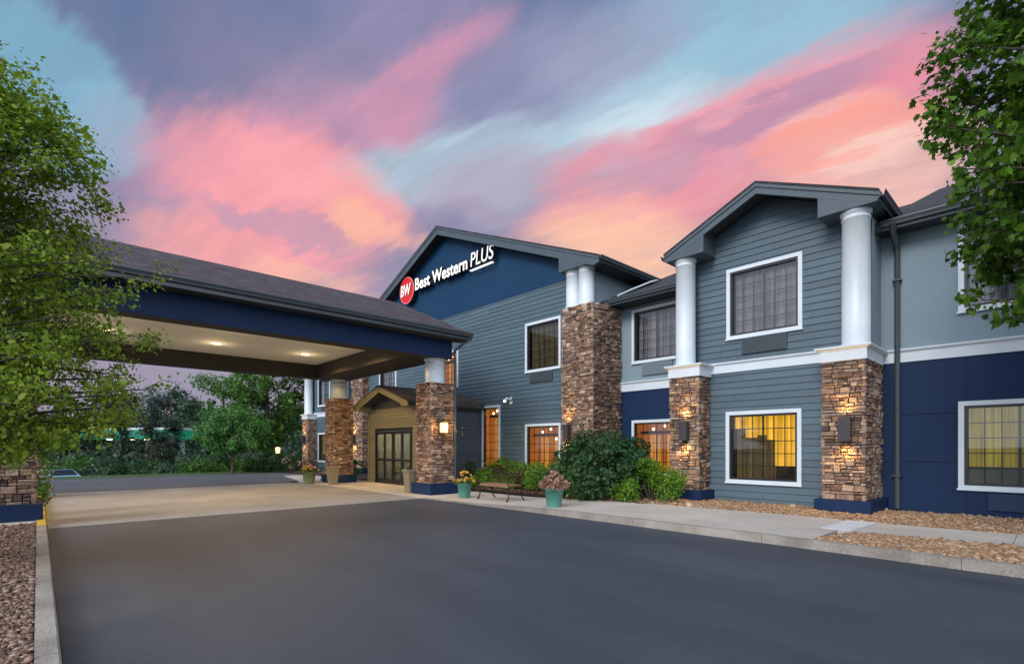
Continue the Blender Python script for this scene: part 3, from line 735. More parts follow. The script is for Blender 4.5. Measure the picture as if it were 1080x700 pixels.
# --- wall unit grilles
def grille(x0, x1, z0, z1, y, mt):
    m_ = MB(); m_.box(x0, x1, y-.07, y+.02, z0, z1); n = int((z1-z0)/.035)
    for i in range(n): z = z0+.02+i*.035; m_.box(x0+.03, x1-.03, y-.078, y-.07, z, z+.014)
    m_.build('ac_grille', mt, hotel)
grille(-5.95, -4.8, 4.19, 4.60, YB, M['grille']); grille(-14.75, -13.5, 4.25, 4.66, YG, M['grille'])
grille(-10.3, -9.1, 4.22, 4.64, YM, M['grille_light']); grille(-1.05, .1, .28, .64, YR, M['navy_grille']); grille(-34.4, -33.4, 3.98, 4.35, YB, M['grille'])
# --- stone pillars
def pillar(parent, x0, x1, y0, y1, z0, z1, seed, plinth=.35, pm=None, out=.12, sides='fbrl', ob=.0):
    p = stone_veneer('stone_pillar', parent, x0, x1, y0, y1, z0+plinth-.03, z1, seed, sides)
    m_ = MB(); m_.box(x0-out, x1+out, y0-out, y1+(out if 'b' in sides else 0), z0-.1, z0+plinth-.03); m_.prism([(x0-out, y0-out, z0+plinth-.03), (x1+out, y0-out, z0+plinth-.03), (x1+out, y1+ob, z0+plinth-.03), (x0-out, y1+ob, z0+plinth-.03)], (0, 0, .03)) if False else None
    m_.build('plinth', pm or M['navy'], p)
    return p
def cap(p, x0, x1, y0, y1, z0, z1, mt=None):
    m_ = MB(); m_.box(x0-.03, x1+.03, y0-.03, y1, z0, z1-.09)
    e = .12
    m_.add([(x0-.03, y0-.03, z1-.09), (x1+.03, y0-.03, z1-.09), (x1+.03, y1, z1-.09), (x0-.03, y1, z1-.09), (x0-e, y0-e, z1-.035), (x1+e, y0-e, z1-.035), (x1+e, y1, z1-.035), (x0-e, y1, z1-.035), (x0-e, y0-e, z1), (x1+e, y0-e, z1), (x1+e, y1, z1), (x0-e, y1, z1)],
           [(0,1,5,4),(1,2,6,5),(2,3,7,6),(3,0,4,7),(4,5,9,8),(5,6,10,9),(6,7,11,10),(7,4,8,11),(8,9,10,11)])
    m_.build('cap', mt or M['white_trim'], p)
def column(parent, cx, cy, r, z0, z1):
    m_ = MB(); prof = [(r*1.12, z0), (r*1.12, z0+.05), (r, z0+.08), (r, (z0+z1)/2), (r*.97, z1-.20), (r*1.03, z1-.19), (r*1.03, z1-.165), (r*.97, z1-.16), (r*.97, z1-.09), (r*1.1, z1-.07), (r*1.1, z1)]
    m_.lathe(cx, cy, prof, 36); return m_.build('column', M['column'], parent)
pr_ = pillar(hotel, -3.83, -2.95, 13.50, YR-.01, .12, 3.70, 11, .34, sides='frl'); cap(pr_, -3.83, -2.95, 13.50, YR-.06, 3.62, 3.95)
pl_ = pillar(hotel, -7.76, -6.86, 13.50, YB+.3, .12, 3.70, 12, .34, sides='frl'); cap(pl_, -7.76, -6.86, 13.50, YB+.3, 3.64, 3.98)
pt_ = pillar(hotel, -12.67, -11.2, 14.30, YM-.01, .12, 6.78, 13, .34, sides='frl')
pf_ = pillar(hotel, -30.1, -28.63, 14.30, YG+.3, .05, 6.78, 14, .34, sides='frl')
pw_ = pillar(hotel, -36.1, -35.2, 13.55, YB+.3, .05, 3.6, 15, .34, sides='frl'); cap(pw_, -36.1, -35.2, 13.55, YB+.3, 3.56, 3.9)
column(hotel, -3.20, 13.80, .285, 3.95, 7.045); column(hotel, -7.42, 13.80, .275, 3.98, 7.045)
column(hotel, -11.74, 14.62, .285, 6.78, 8.16); column(hotel, -12.34, 14.62, .285, 6.78, 8.16)
column(hotel, -29.0, 14.62, .285, 6.78, 8.16); column(hotel, -29.7, 14.62, .285, 6.78, 8.16); column(hotel, -35.75, 13.85, .28, 3.9, 7.0)
# --- gable roofs
def gable_roof(gx, gz, slope, half, y0, yridge, yeave, th=.16, fascia=.30, wall_y=None, ret=None, mt='shingle_dark', rakey=None, soff='soffit', fm='fascia', parent=None, eave_gutter=True, retz=None, retw=None):
    parent = parent or hotel
    m_ = MB()
    for s in (-1, 1):
        ye = yeave[0 if s < 0 else 1]; ez = gz-slope*half
        poly = [(gx, y0-.04, gz+.03), (gx+s*half, y0-.04, ez+.03), (gx+s*half, ye, ez+.03), (gx, yridge, gz+.03)]
        if s < 0: poly = poly[::-1]
        m_.prism(poly, (0, 0, -.06))
    r = m_.build('roof', M[mt], parent)
    # underside slab
    m_ = MB()
    for s in (-1, 1):
        ye = yeave[0 if s < 0 else 1]; ez = gz-slope*half
        poly = [(gx, y0+.05, gz-.04), (gx+s*(half-.02), y0+.05, ez-.04), (gx+s*(half-.02), ye, ez-.04), (gx, yridge, gz-.04)]
        if s < 0: poly = poly[::-1]
        m_.prism(poly, (0, 0, -th))
    m_.build('soffit', M[soff], r)
    m_ = MB()
    for s in (-1, 1):
        ez = gz-slope*half
        poly = [(gx, y0, gz-.035), (gx+s*half, y0, ez-.035), (gx+s*half, y0, ez-.035-fascia*.55), (gx+s*(half-.25), y0, ez-.035-fascia+slope*.25), (gx, y0, gz-.035-fascia)]
        m_.prism(poly, (0, .05, 0))
        poly = [(gx, y0-.03, gz-.034), (gx+s*half, y0-.03, ez-.034), (gx+s*half, y0-.03, ez-.115), (gx, y0-.03, gz-.115)]
        m_.prism(poly, (0, .03, 0))
    m_.build('rake_board', M[fm], r)
    if retz is not None:
        for s in (-1, 1):
            m_ = MB(); ez = gz-slope*half; xo = gx+s*(half-.03); xi = gx+s*(half-retw)
            poly = [(xo, y0+.004, retz), (xi, y0+.004, retz), (xi, y0+.004, ez+slope*retw-.1), (xo, y0+.004, ez-.06)]
            m_.prism(poly, (0, wall_y-y0-.03, 0)); m_.build('eave_return', M[fm], r)
    return r
def gutter(parent, p0, p1, outward, w=.12, h=.13, name='gutter', mt='gutter'):
    p0 = Vector(p0); p1 = Vector(p1); o = Vector(outward)
    prof = [(0, 0), (0, -h), (w*.7, -h), (w*.78, -h*.5), (w, -h*.25), (w, 0), (w-.012, 0), (w-.012, -h*.2), (w*.7, -h+.012), (.012, -h+.012), (.012, 0)]
    m_ = MB(); m_.prism([p0+o*a+Vector((0, 0, b)) for a, b in prof], p1-p0); return m_.build(name, M[mt], parent)
rb = gable_roof(BX, BZ, BS, 2.61, 13.45, 18.2, (15.6, 15.6), th=.07, wall_y=YB, retz=7.04, retw=1.2, fascia=.25)
gutter(rb, (BX+2.61, 13.45, 7.25), (BX+2.61, 15.6, 7.25), (1, 0, 0)); gutter(rb, (BX-2.61, 13.45, 7.25), (BX-2.61, 15.6, 7.25), (-1, 0, 0))
bx('soffit', M['soffit'], rb, BX+1.9, BX+2.59, YB, 15.6, 7.05, 7.08); bx('soffit', M['soffit'], rb, BX-2.59, BX-1.9, YB, 15.6, 7.05, 7.08)
bx('fascia', M['fascia'], rb, BX+2.55, BX+2.605, 13.51, 15.6, 7.05, 7.24)
rg = gable_roof(GX, GZ, GS, GH, 14.2, 30, (30, 18.1), wall_y=YG, retz=8.13, retw=1.85, fascia=.36)
gutter(rg, (GX+GH, 14.2, GZ-GS*GH), (GX+GH, 18.05, GZ-GS*GH), (1, 0, 0))
bx('soffit', M['soffit'], rg, -11.72, GX+GH-.02, YG, 18.1, 8.10, 8.13)
bx('fascia', M['fascia'], rg, GX+GH-.06, GX+GH-.005, 14.26, 18.1, 8.10, 8.26)
# --- main roofs
def slope_roof(x0, x1, ye, ze, yr, s=.43):
    m_ = MB(); zr = ze+s*(yr-ye)
    m_.prism([(x0, ye, ze), (x1, ye, ze), (x1, yr, zr), (x0, yr, zr)], (0, 0, -.07))
    m_.prism([(x0, yr, zr), (x1, yr, zr), (x1, yr+9, zr-s*9), (x0, yr+9, zr-s*9)], (0, 0, -.07))
    r = m_.build('roof', M['shingle_dark'], hotel); return r
r1 = slope_roof(-11.6, -3.0, 15.25, 7.0, 24); r2 = slope_roof(-2.99, 6.8, 14.5, 6.93, 24); r3 = slope_roof(-37, -28, 13.7, 7.05, 24)
gutter(r1, (-11.2, 15.25, 6.98), (-7.7, 15.25, 6.98), (0, -1, 0)); gutter(r2, (-2.85, 14.5, 6.90), (6.8, 14.5, 6.90), (0, -1, 0))
bx('soffit', M['soffit'], r1, -11.6, -7.6, 15.27, YM, 6.80, 6.83); bx('fascia', M['fascia'], r1, -11.6, -7.6, 15.25, 15.29, 6.78, 6.94)
bx('soffit', M['soffit'], r2, -2.98, 6.8, 14.54, YR, 6.72, 6.75); bx('fascia', M['fascia'], r2, -2.98, 6.8, 14.5, 14.54, 6.70, 6.87)
tube_part('downspout', M['white_trim'], hotel, [(-10.8, 17.9, 8.22), (-10.78, 17.3, 8.0), (-10.9, 16.2, 7.50), (-11.0, 15.5, 7.16)], .035, 8)
m_ = MB()                                               # rectangular downspout with elbows on the right wall
pts = [(-2.62, 14.42, 6.80), (-2.64, 14.50, 6.62), (-2.65, 14.95, 6.42), (-2.65, 15.02, 6.25), (-2.65, 15.02, .18)]
m_.tube(pts, [.075]*5, 4); m_.box(-2.74, -2.56, 14.93, 15.1, 5.6, 5.63); m_.box(-2.74, -2.56, 14.93, 15.1, .95, .98)
m_.build('downspout', M['gutter'], hotel)
tube_part('gutter_elbow', M['white_trim'], hotel, [(-2.58, 15.35, 7.06), (-2.5, 15.0, 7.02), (-2.55, 14.75, 6.98)], .04, 8)
# --- wall lamps
def sconce(x, y, z, parent=None, facing='x', e=26, up=True):
    m_ = MB(); m_.box(x-.12, x+.12, y-.17, y-.02, z-.27, z+.27); m_.box(x-.06, x+.06, y-.03, y+.05, z-.1, z+.1)
    o = m_.build('wall_lamp', M['bronze'], parent or hotel)
    for s in ((1, -1) if up else (-1,)):
        light('lamp_light', 'SPOT', (x, y-.09, z+s*.285), o, e*2.2, (1.0, .58, .20), .03, (math.pi if s > 0 else 0, 0, 0), 125, 1.0)
    return o
sconce(-3.32, 13.47, 2.05); sconce(-7.25, 13.47, 2.1); sconce(-12.32, 14.27, 2.2, e=32); sconce(-29.6, 14.27, 2.1, e=40); sconce(-35.65, 13.5, 2.15, e=36)
m_ = MB(); m_.box(-15.95, -15.78, YG-.06, YG, 3.46, 3.62)
for s in (-1, 1): m_.tube([(-15.865+s*.05, YG-.07, 3.6), (-15.865+s*.13, YG-.16, 3.72), (-15.865+s*.16, YG-.26, 3.60)], [.03, .05, .065], 10)
fl = m_.build('flood_light', M['white_trim'], hotel)
m_ = MB(); m_.lathe(-16.025, YG-.275, [(.01, 3.54), (.05, 3.56), (.05, 3.60), (.01, 3.61)], 12); m_.build('bulb', M['bulb'], fl)
# --- sign
def text_mesh(name, s, size, mt, parent, x0, x1, y, z, z1, depth=.10, bold=.0, shear=0):
    c = bpy.data.curves.new(name, 'FONT'); c.body = s; c.size = size; c.extrude = depth/2; c.offset = bold; c.shear = shear; c.resolution_u = 4; c.space_character = 1.02
    o = bpy.data.objects.new(name+'_tmp', c); col.objects.link(o)
    bpy.context.view_layer.update()
    me = bpy.data.meshes.new_from_object(o.evaluated_get(bpy.context.evaluated_depsgraph_get()))
    bpy.data.objects.remove(o); bpy.data.curves.remove(c)
    me.name = name; me.materials.clear()
    co = np.empty(len(me.vertices)*3); me.vertices.foreach_get('co', co); co = co.reshape(-1, 3)
    mn, mx = co.min(0), co.max(0)
    X = x0+(co[:, 0]-mn[0])/(mx[0]-mn[0])*(x1-x0); Z = z+(co[:, 1]-0)/(mx[1])*(z1-z); Y = y-co[:, 2]
    me.vertices.foreach_set('co', np.stack([X, Y, Z], 1).ravel()); me.update()
    # front faces glow, sides are dark returns
    me.materials.append(mt); me.materials.append(M['dark_metal'])
    idx = [0 if p.normal.y < -.7 else 1 for p in me.polygons]
    me.polygons.foreach_set('material_index', idx)
    ob_ = bpy.data.objects.new(name, me); col.objects.link(ob_)
    me.transform(Matrix.Translation(-wloc(parent))); ob_.parent = parent; return ob_
M['letter'] = emis('letter', (1.0, .97, .93), .95); M['letter_white'] = emis('letter_white', (1.0, .96, .94), 1.0)
M['logo_red'] = emis('logo_red', (.60, .012, .022), .9); M['logo_rim'] = emis('logo_rim', (1.0, .32, .26), .9)
YS = 14.45
sign = bx('sign', M['dark_metal'], hotel, -23.0, -16.6, YS+.13, YS+.18, 9.86, 9.90)
sign['label'] = 'white channel letter sign with round red emblem'
m_ = MB(); cx_, cz_, rr_ = -23.72, 9.97, .70
def disc(m_, r, y0, y1, n=48): m_.prism([(cx_+r*math.cos(2*math.pi*k/n), y0, cz_+r*math.sin(2*math.pi*k/n)) for k in range(n)], (0, y1-y0, 0))
disc(m_, rr_, YS-.05, YS+.22); m_.build('emblem', M['dark_metal'], sign)
m_ = MB(); disc(m_, rr_-.0, YS-.058, YS-.052); m_.build('emblem_rim', M['logo_rim'], sign)
m_ = MB(); disc(m_, rr_-.035, YS-.072, YS-.060); m_.build('emblem_face', M['logo_red'], sign)
text_mesh('lettering', 'BW', 1, M['letter_white'], sign, cx_-.50, cx_+.50, YS-.10, cz_-.28, cz_+.30, .04, .02, .12)
text_mesh('lettering', 'Best Western', 1, M['letter'], sign, -22.86, -18.45, YS, 9.79, 10.38, .16, .026, .0)
text_mesh('lettering', 'PLUS', 1, M['letter'], sign, -18.22, -16.62, YS, 9.80, 10.42, .16, .006, .12)
bx('underline', M['letter'], sign, -18.3, -16.75, YS-.06, YS+.06, 9.64, 9.675)
m_ = MB()
for x in np.arange(-22.6, -16.8, .6): m_.box(x-.012, x+.012, YS+.15, YG-.02, 9.9, 9.93)
m_.build('bracket', M['dark_metal'], sign)

# --- entrance vestibule (part of the hotel)
VY = 11.4; VX0, VX1, VC = -22.15, -17.9, -20.0
vest = siding('vestibule', M['olive_siding'], hotel, 'x', VX0, VX1, .03, 4.1, VY, -1, [(-21.45, -18.32, -1, 2.48)], roof=lambda z: (VC-(4.15-z)/.33, VC+(4.15-z)/.33), step=.15)
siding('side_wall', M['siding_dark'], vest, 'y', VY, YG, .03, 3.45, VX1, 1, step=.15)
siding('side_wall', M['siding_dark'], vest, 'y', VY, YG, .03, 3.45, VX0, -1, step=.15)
m_ = MB(); m_.box(VX0-.03, VX0+.09, VY-.04, VY+.02, 0, 3.3); m_.box(VX1-.09, VX1+.03, VY-.04, VY+.02, 0, 3.3); m_.build('corner_board', M['olive_siding'], vest)
rv = gable_roof(VC, 4.28, .33, 2.36, 10.75, YG, (YG, YG), fascia=.24, wall_y=VY, retz=3.30, retw=.55, mt='shingle_brown', fm='olive_siding', soff='soffit')
m_ = MB(); m_.prism([(VC-2.2, VY-.05, 3.36), (VC+2.05, VY-.05, 3.36), (VC+2.05, VY-.05, 3.44), (VC, VY-.05, 4.06), (VC-2.2, VY-.05, 3.42)], (0, .02, 0)); m_.build('pediment', M['soffit'], vest)
bx('soffit', M['soffit'], rv, VX1, VX1+.25, VY, YG, 3.34, 3.37)
gutter(rv, (VC+2.36, 10.75, 3.48), (VC+2.36, YG, 3.48), (1, 0, 0), w=.05, h=.1)
dr = empty('entrance_doors', (0, 0, 0)); bpy.data.objects.remove(dr)
A, B, T = -21.45, -18.32, 2.48
m_ = MB(); m_.box(A, B, VY-.05, VY+.08, T-.14, T); m_.box(A, A+.09, VY-.05, VY+.08, .03, T-.14); m_.box(B-.09, B, VY-.05, VY+.08, .03, T-.14); m_.box(A+.09, B-.09, VY-.04, VY+.08, .03, .06)
door = m_.build('entrance_door', M['dark_metal'], hotel)
n = 4; w_ = (B-A-.18)/n
for i in range(n):
    a = A+.09+i*w_; b = a+w_; m_ = MB()
    for q in ((a+.01, a+.09, .06, T-.15), (b-.09, b-.01, .06, T-.15), (a+.09, b-.09, .06, .24), (a+.09, b-.09, T-.27, T-.15), (a+.09, b-.09, 1.02, 1.12)):
        m_.box(q[0], q[1], VY-.02-.012*(i % 2), VY+.03-.012*(i % 2), q[2], q[3])
    m_.build('door_leaf', M['dark_metal'], door)
    q = MB(); q.quad((a+.09, VY, .24), (b-.09, VY, .24), (b-.09, VY, T-.27), (a+.09, VY, T-.27)); q.build('pane', M['glass_door'], door)
M['lobby_wall'] = mat('lobby_wall', (.42, .34, .20), (.34, .26, .15), rough=.8, scale=3)
M['lobby_floor'] = mat('lobby_floor', (.16, .12, .09), (.20, .15, .11), rough=.4, scale=4)
bx('lobby_wall', M['lobby_wall'], door, VX0+.05, VX1-.05, YG-.4, YG-.35, .03, 3.2); bx('lobby_floor', M['lobby_floor'], door, VX0+.05, VX1-.05, VY+.1, YG-.4, .0, .03)
bx('lobby_ceiling', M['ceiling'], door, VX0+.05, VX1-.05, VY+.1, YG-.4, 2.7, 2.75)
m_ = MB()
for x in (-20.9, -19.9, -18.8): m_.lathe(x, VY+1.9, [(.01, 1.45), (.06, 1.47), (.075, 1.55), (.04, 1.62), (.01, 1.64)], 12)
m_.build('lobby_lamp', M['bulb'], door)
m_ = MB()
for x in (-21.1, -20.1, -19.2): m_.box(x, x+.7, VY+2.2, VY+2.7, .03, .95)
m_.build('lobby_counter', mat('counter_wood', (.10, .045, .02), rough=.4), door)
light('lobby_light', 'POINT', (-20, VY+1.6, 2.3), door, 420, (1.0, .72, .36), .15)

# ================================================================== CANOPY
can = empty('entrance_canopy', (-18.83, 5, 0), 'wide drive-through entrance canopy with shingle roof, navy beams and stone pillars', 'canopy')
CX, CZ, CS, CH, CY0, CY1 = -18.83, 7.66, .428, 4.83, -1.6, 11.1
m_ = MB()
for s in (-1, 1):
    poly = [(CX, CY0, CZ), (CX+s*CH, CY0, CZ-CS*CH), (CX+s*CH, CY1, CZ-CS*CH), (CX, CY1, CZ)]
    m_.prism(poly if s > 0 else poly[::-1], (0, 0, -.07))
roof = m_.build('roof', M['shingle'], can)
EZ = CZ-CS*CH                                           # 5.59
gutter(roof, (CX+CH, CY0, EZ-.0), (CX+CH, CY1, EZ), (1, 0, 0)); gutter(roof, (CX-CH, CY0, EZ), (CX-CH, CY1, EZ), (-1, 0, 0))
m_ = MB()
for s in (-1, 1):
    x = CX+s*CH; m_.box(min(x, x-s*.03), max(x, x-s*.03), CY0, CY1, EZ-.24, EZ-.04)
    m_.prism([(CX, CY1-.03, CZ-.06), (CX+s*CH, CY1-.03, EZ-.06), (CX+s*CH, CY1-.03, EZ-.24), (CX, CY1-.03, CZ-.26)], (0, .03, 0))
    m_.prism([(CX, CY0, CZ-.06), (CX+s*CH, CY0, EZ-.06), (CX+s*CH, CY0, EZ-.24), (CX, CY0, CZ-.26)], (0, .03, 0))
m_.build('fascia', M['gutter'], roof)
for s in (-1, 1):
    m_ = MB()
    x = CX+s*CH
    for k in range(34):                                   # vented soffit boards
        a = CY0+.05+k*(CY1-CY0-.1)/34; b = a+(CY1-CY0-.1)/34-.006
        m_.box(min(x-s*.03, x-s*.60), max(x-s*.03, x-s*.60), a, b, EZ-.25, EZ-.235)
    m_.build('soffit', M['soffit'], roof)
m_ = MB()                                               # closed gable ends
for y in (CY0+.42, CY1-.48): m_.prism([(CX-4.4, y, 5.33), (CX+4.4, y, 5.33), (CX+4.4, y, EZ+.05), (CX, y, CZ-.12), (CX-4.4, y, EZ+.05)], (0, .04, 0))
m_.build('gable_end', M['navy'], roof)
BT = 5.36; BB = 4.72
m_ = MB()
m_.box(-15.07, -14.50, -.9, 10.55, BB, BT); m_.box(-23.2, -22.63, -.9, 10.55, BB, BT)
m_.box(-22.63, -15.07, 9.1, 10.55, BB+.004, BT-.004); m_.box(-22.63, -15.07, -.9, .1, BB+.004, BT-.004)
m_.build('beam', M['beam_brown'], can)
m_ = MB()
m_.box(-14.499, -14.46, -.94, 10.59, BB-.004, BT); m_.box(-23.24, -23.201, -.94, 10.59, BB-.004, BT)
m_.box(-23.2, -14.5, 10.551, 10.59, BB-.004, BT); m_.box(-23.2, -14.5, -.94, -.901, BB-.004, BT)
m_.build('fascia_band', M['navy'], can)
ceil = bx('ceiling', M['ceiling'], can, -22.63, -15.07, .1, 9.1, 5.30, 5.33)
for x in (-20.25, -17.3):
    for y in (1.5, 4.6, 7.72):
        m_ = MB(); m_.lathe(x, y, [(.20, 5.285), (.20, 5.299), (.16, 5.299), (.16, 5.285)], 24, cap=False); m_.lathe(x, y, [(.20, 5.284), (.16, 5.284)], 24, cap=False)
        dl = m_.build('downlight', M['white_trim'], can)
        m_ = MB(); m_.lathe(x, y, [(.001, 5.268), (.10, 5.270), (.155, 5.282), (.155, 5.290)], 24, cap=False); m_.build('bulb', M['bulb_white'], dl)
        light('lamp_light', 'POINT', (x, y, 4.98), dl, 9, (1.0, .76, .42), .12)  # fill light added below the fixture to brighten the ceiling
        light('lamp_light', 'SPOT', (x, y, 5.24), dl, 260, (1.0, .62, .22), .10, (0, 0, 0), 156, .15)
PILL = []
for cx0, y0, z0, sd in ((-14.97, 10.22, .06, 31), (-22.7, 10.2, .04, 32), (-14.97, -.50, .13, 33), (-22.7, -.50, .13, 34)):
    p = stone_veneer('stone_pillar', can, cx0-.47, cx0+.47, y0-.47, y0+.47, z0+.33, 3.86, sd)
    m_ = MB(); m_.box(cx0-.58, cx0+.58, y0-.58, y0+.58, z0-.1, z0+.34); m_.build('plinth', M['navy'], p)
    column(can, cx0, y0, .345, 3.82, 4.72); PILL.append(p)
m_ = MB(); m_.tube([(-13.95, 11.0, 5.46), (-13.98, 10.98, 5.38), (-14.40, 10.66, 5.0), (-14.45, 10.64, 4.9)], .045, 8)
m_.tube([(-14.45, 10.64, 4.9), (-14.45, 10.72, 4.7), (-14.48, 10.74, .1)], .045, 8); m_.build('downspout', M['gutter'], can)
# lantern on the near pillar's right face
m_ = MB(); m_.box(-14.50, -14.42, 10.02, 10.18, 2.14, 2.44); m_.box(-14.43, -14.12, 10.0, 10.2, 2.47, 2.49); m_.box(-14.43, -14.12, 10.0, 10.2, 2.12, 2.135)
ln = m_.build('wall_lamp', M['bronze'], PILL[0])
m_ = MB(); m_.box(-14.36, -14.15, 10.02, 10.18, 2.14, 2.465); m_.build('lantern_glass', emis('lantern_glass', (1.0, .60, .20), 3.2), ln)
light('lamp_light', 'POINT', (-14.02, 10.1, 2.3), ln, 26, (1.0, .55, .18), .08)
light('lamp_light', 'POINT', (-14.38, 9.9, 2.3), ln, 3, (1.0, .55, .18), .03)

# ================================================================== VEGETATION
LEAF = {
 'small': np.array([(0, 0), (.28, .25), (.30, .55), (0, 1), (-.30, .55), (-.28, .25)]),
 'oval': np.array([(0, 0), (.30, .30), (.26, .68), (0, 1), (-.26, .68), (-.30, .30)]),
 'narrow': np.array([(0, 0), (.15, .35), (.10, .75), (0, 1), (-.10, .75), (-.15, .35)]),
 'maple': np.array([(0, 0), (.32, -.08), (.30, .12), (.62, .30), (.36, .42), (.42, .72), (.20, .64), (0, 1.05), (-.20, .64), (-.42, .72), (-.36, .42), (-.62, .30), (-.30, .12), (-.32, -.08)]),
 'petal': np.array([(0, -.5), (.45, -.2), (.4, .35), (0, .55), (-.4, .35), (-.45, -.2)]),
}
def leaf_mesh(name, pts, size, mt, parent, shape='small', seed=0, up=.5, droop=.0, out=None, var=.3, bend=.18):
    rs = np.random.RandomState(seed); n = len(pts); sh = LEAF[shape]; k = len(sh)
    nrm = rs.normal(0, 1, (n, 3)); nrm /= np.linalg.norm(nrm, axis=1)[:, None]
    nrm[:, 2] = nrm[:, 2]*(1-up)+up*np.abs(nrm[:, 2])+up*.6
    if out is not None: nrm += out*.55
    nrm /= np.linalg.norm(nrm, axis=1)[:, None]
    d = rs.normal(0, 1, (n, 3)); d[:, 2] -= droop
    d -= (d*nrm).sum(1)[:, None]*nrm; d /= np.linalg.norm(d, axis=1)[:, None]
    b = np.cross(nrm, d); s = size*np.exp(rs.normal(0, var, n))
    lift = -bend*(np.abs(sh[:, 0])**1.0)*1.2 + bend*.5*np.sin(sh[:, 1]*3.14)
    V = pts[:, None, :] + s[:, None, None]*(sh[None, :, 0:1]*b[:, None, :] + sh[None, :, 1:2]*d[:, None, :] + lift[None, :, None]*nrm[:, None, :])
    V = V.reshape(-1, 3)
    me = bpy.data.meshes.new(name); me.vertices.add(n*k); me.vertices.foreach_set('co', V.ravel())
    me.loops.add(n*k); me.loops.foreach_set('vertex_index', np.arange(n*k)); me.polygons.add(n)
    me.polygons.foreach_set('loop_start', np.arange(0, n*k, k)); me.polygons.foreach_set('loop_total', np.full(n, k)); me.update()
    o = bpy.data.objects.new(name, me); col.objects.link(o); me.materials.append(mt); o.parent = parent   # local coordinates
    return o
def lm(name, *c, tr=.35, rough=.5): return island_mat(name, c, rough=rough, translucent=tr, spec=.35)
M['leaf_fresh'] = lm('leaf_fresh', (0.115, 0.207, 0.014), (0.207, 0.322, 0.021), (0.299, 0.437, 0.029), (0.161, 0.265, 0.017), (0.414, 0.529, 0.057), (0.092, 0.161, 0.014), tr=.35)
M['leaf_maple'] = lm('leaf_maple', (0.034, 0.101, 0.011), (0.074, 0.176, 0.014), (0.121, 0.257, 0.016), (0.047, 0.121, 0.011), (0.176, 0.338, 0.024), (0.034, 0.081, 0.011), tr=.35)
M['leaf_dark'] = lm('leaf_dark', (0.019, 0.068, 0.019), (0.030, 0.092, 0.024), (0.047, 0.121, 0.032), (0.024, 0.074, 0.022), (0.068, 0.155, 0.047))
M['leaf_bright'] = lm('leaf_bright', (.09, .21, .012), (.14, .29, .016), (.20, .36, .025), (.07, .17, .012), (.11, .24, .015))
M['leaf_mid'] = lm('leaf_mid', (0.046, 0.127, 0.016), (0.069, 0.172, 0.021), (0.098, 0.207, 0.025), (0.040, 0.103, 0.016))
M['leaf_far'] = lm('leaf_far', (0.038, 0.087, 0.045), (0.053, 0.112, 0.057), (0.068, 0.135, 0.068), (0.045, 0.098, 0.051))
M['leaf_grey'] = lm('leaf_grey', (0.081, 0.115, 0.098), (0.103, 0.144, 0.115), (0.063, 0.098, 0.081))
M['leaf_conifer'] = lm('leaf_conifer', (0.023, 0.044, 0.023), (0.033, 0.058, 0.031), (0.026, 0.049, 0.026), tr=.15)
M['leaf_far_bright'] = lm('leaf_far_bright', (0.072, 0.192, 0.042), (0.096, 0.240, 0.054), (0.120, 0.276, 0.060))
M['petal_yellow'] = lm('petal_yellow', (.85, .60, .05), (.80, .42, .04), (.85, .70, .25), (.75, .30, .05))
M['petal_dry'] = lm('petal_dry', (.42, .22, .17), (.50, .30, .20), (.34, .17, .14), (.55, .38, .26), (.28, .16, .11), tr=.2)
M['petal_pink'] = lm('petal_pink', (.75, .22, .25), (.80, .40, .38), (.80, .62, .52), (.70, .15, .20))
M['petal_white'] = lm('petal_white', (.75, .75, .70), (.70, .72, .65))

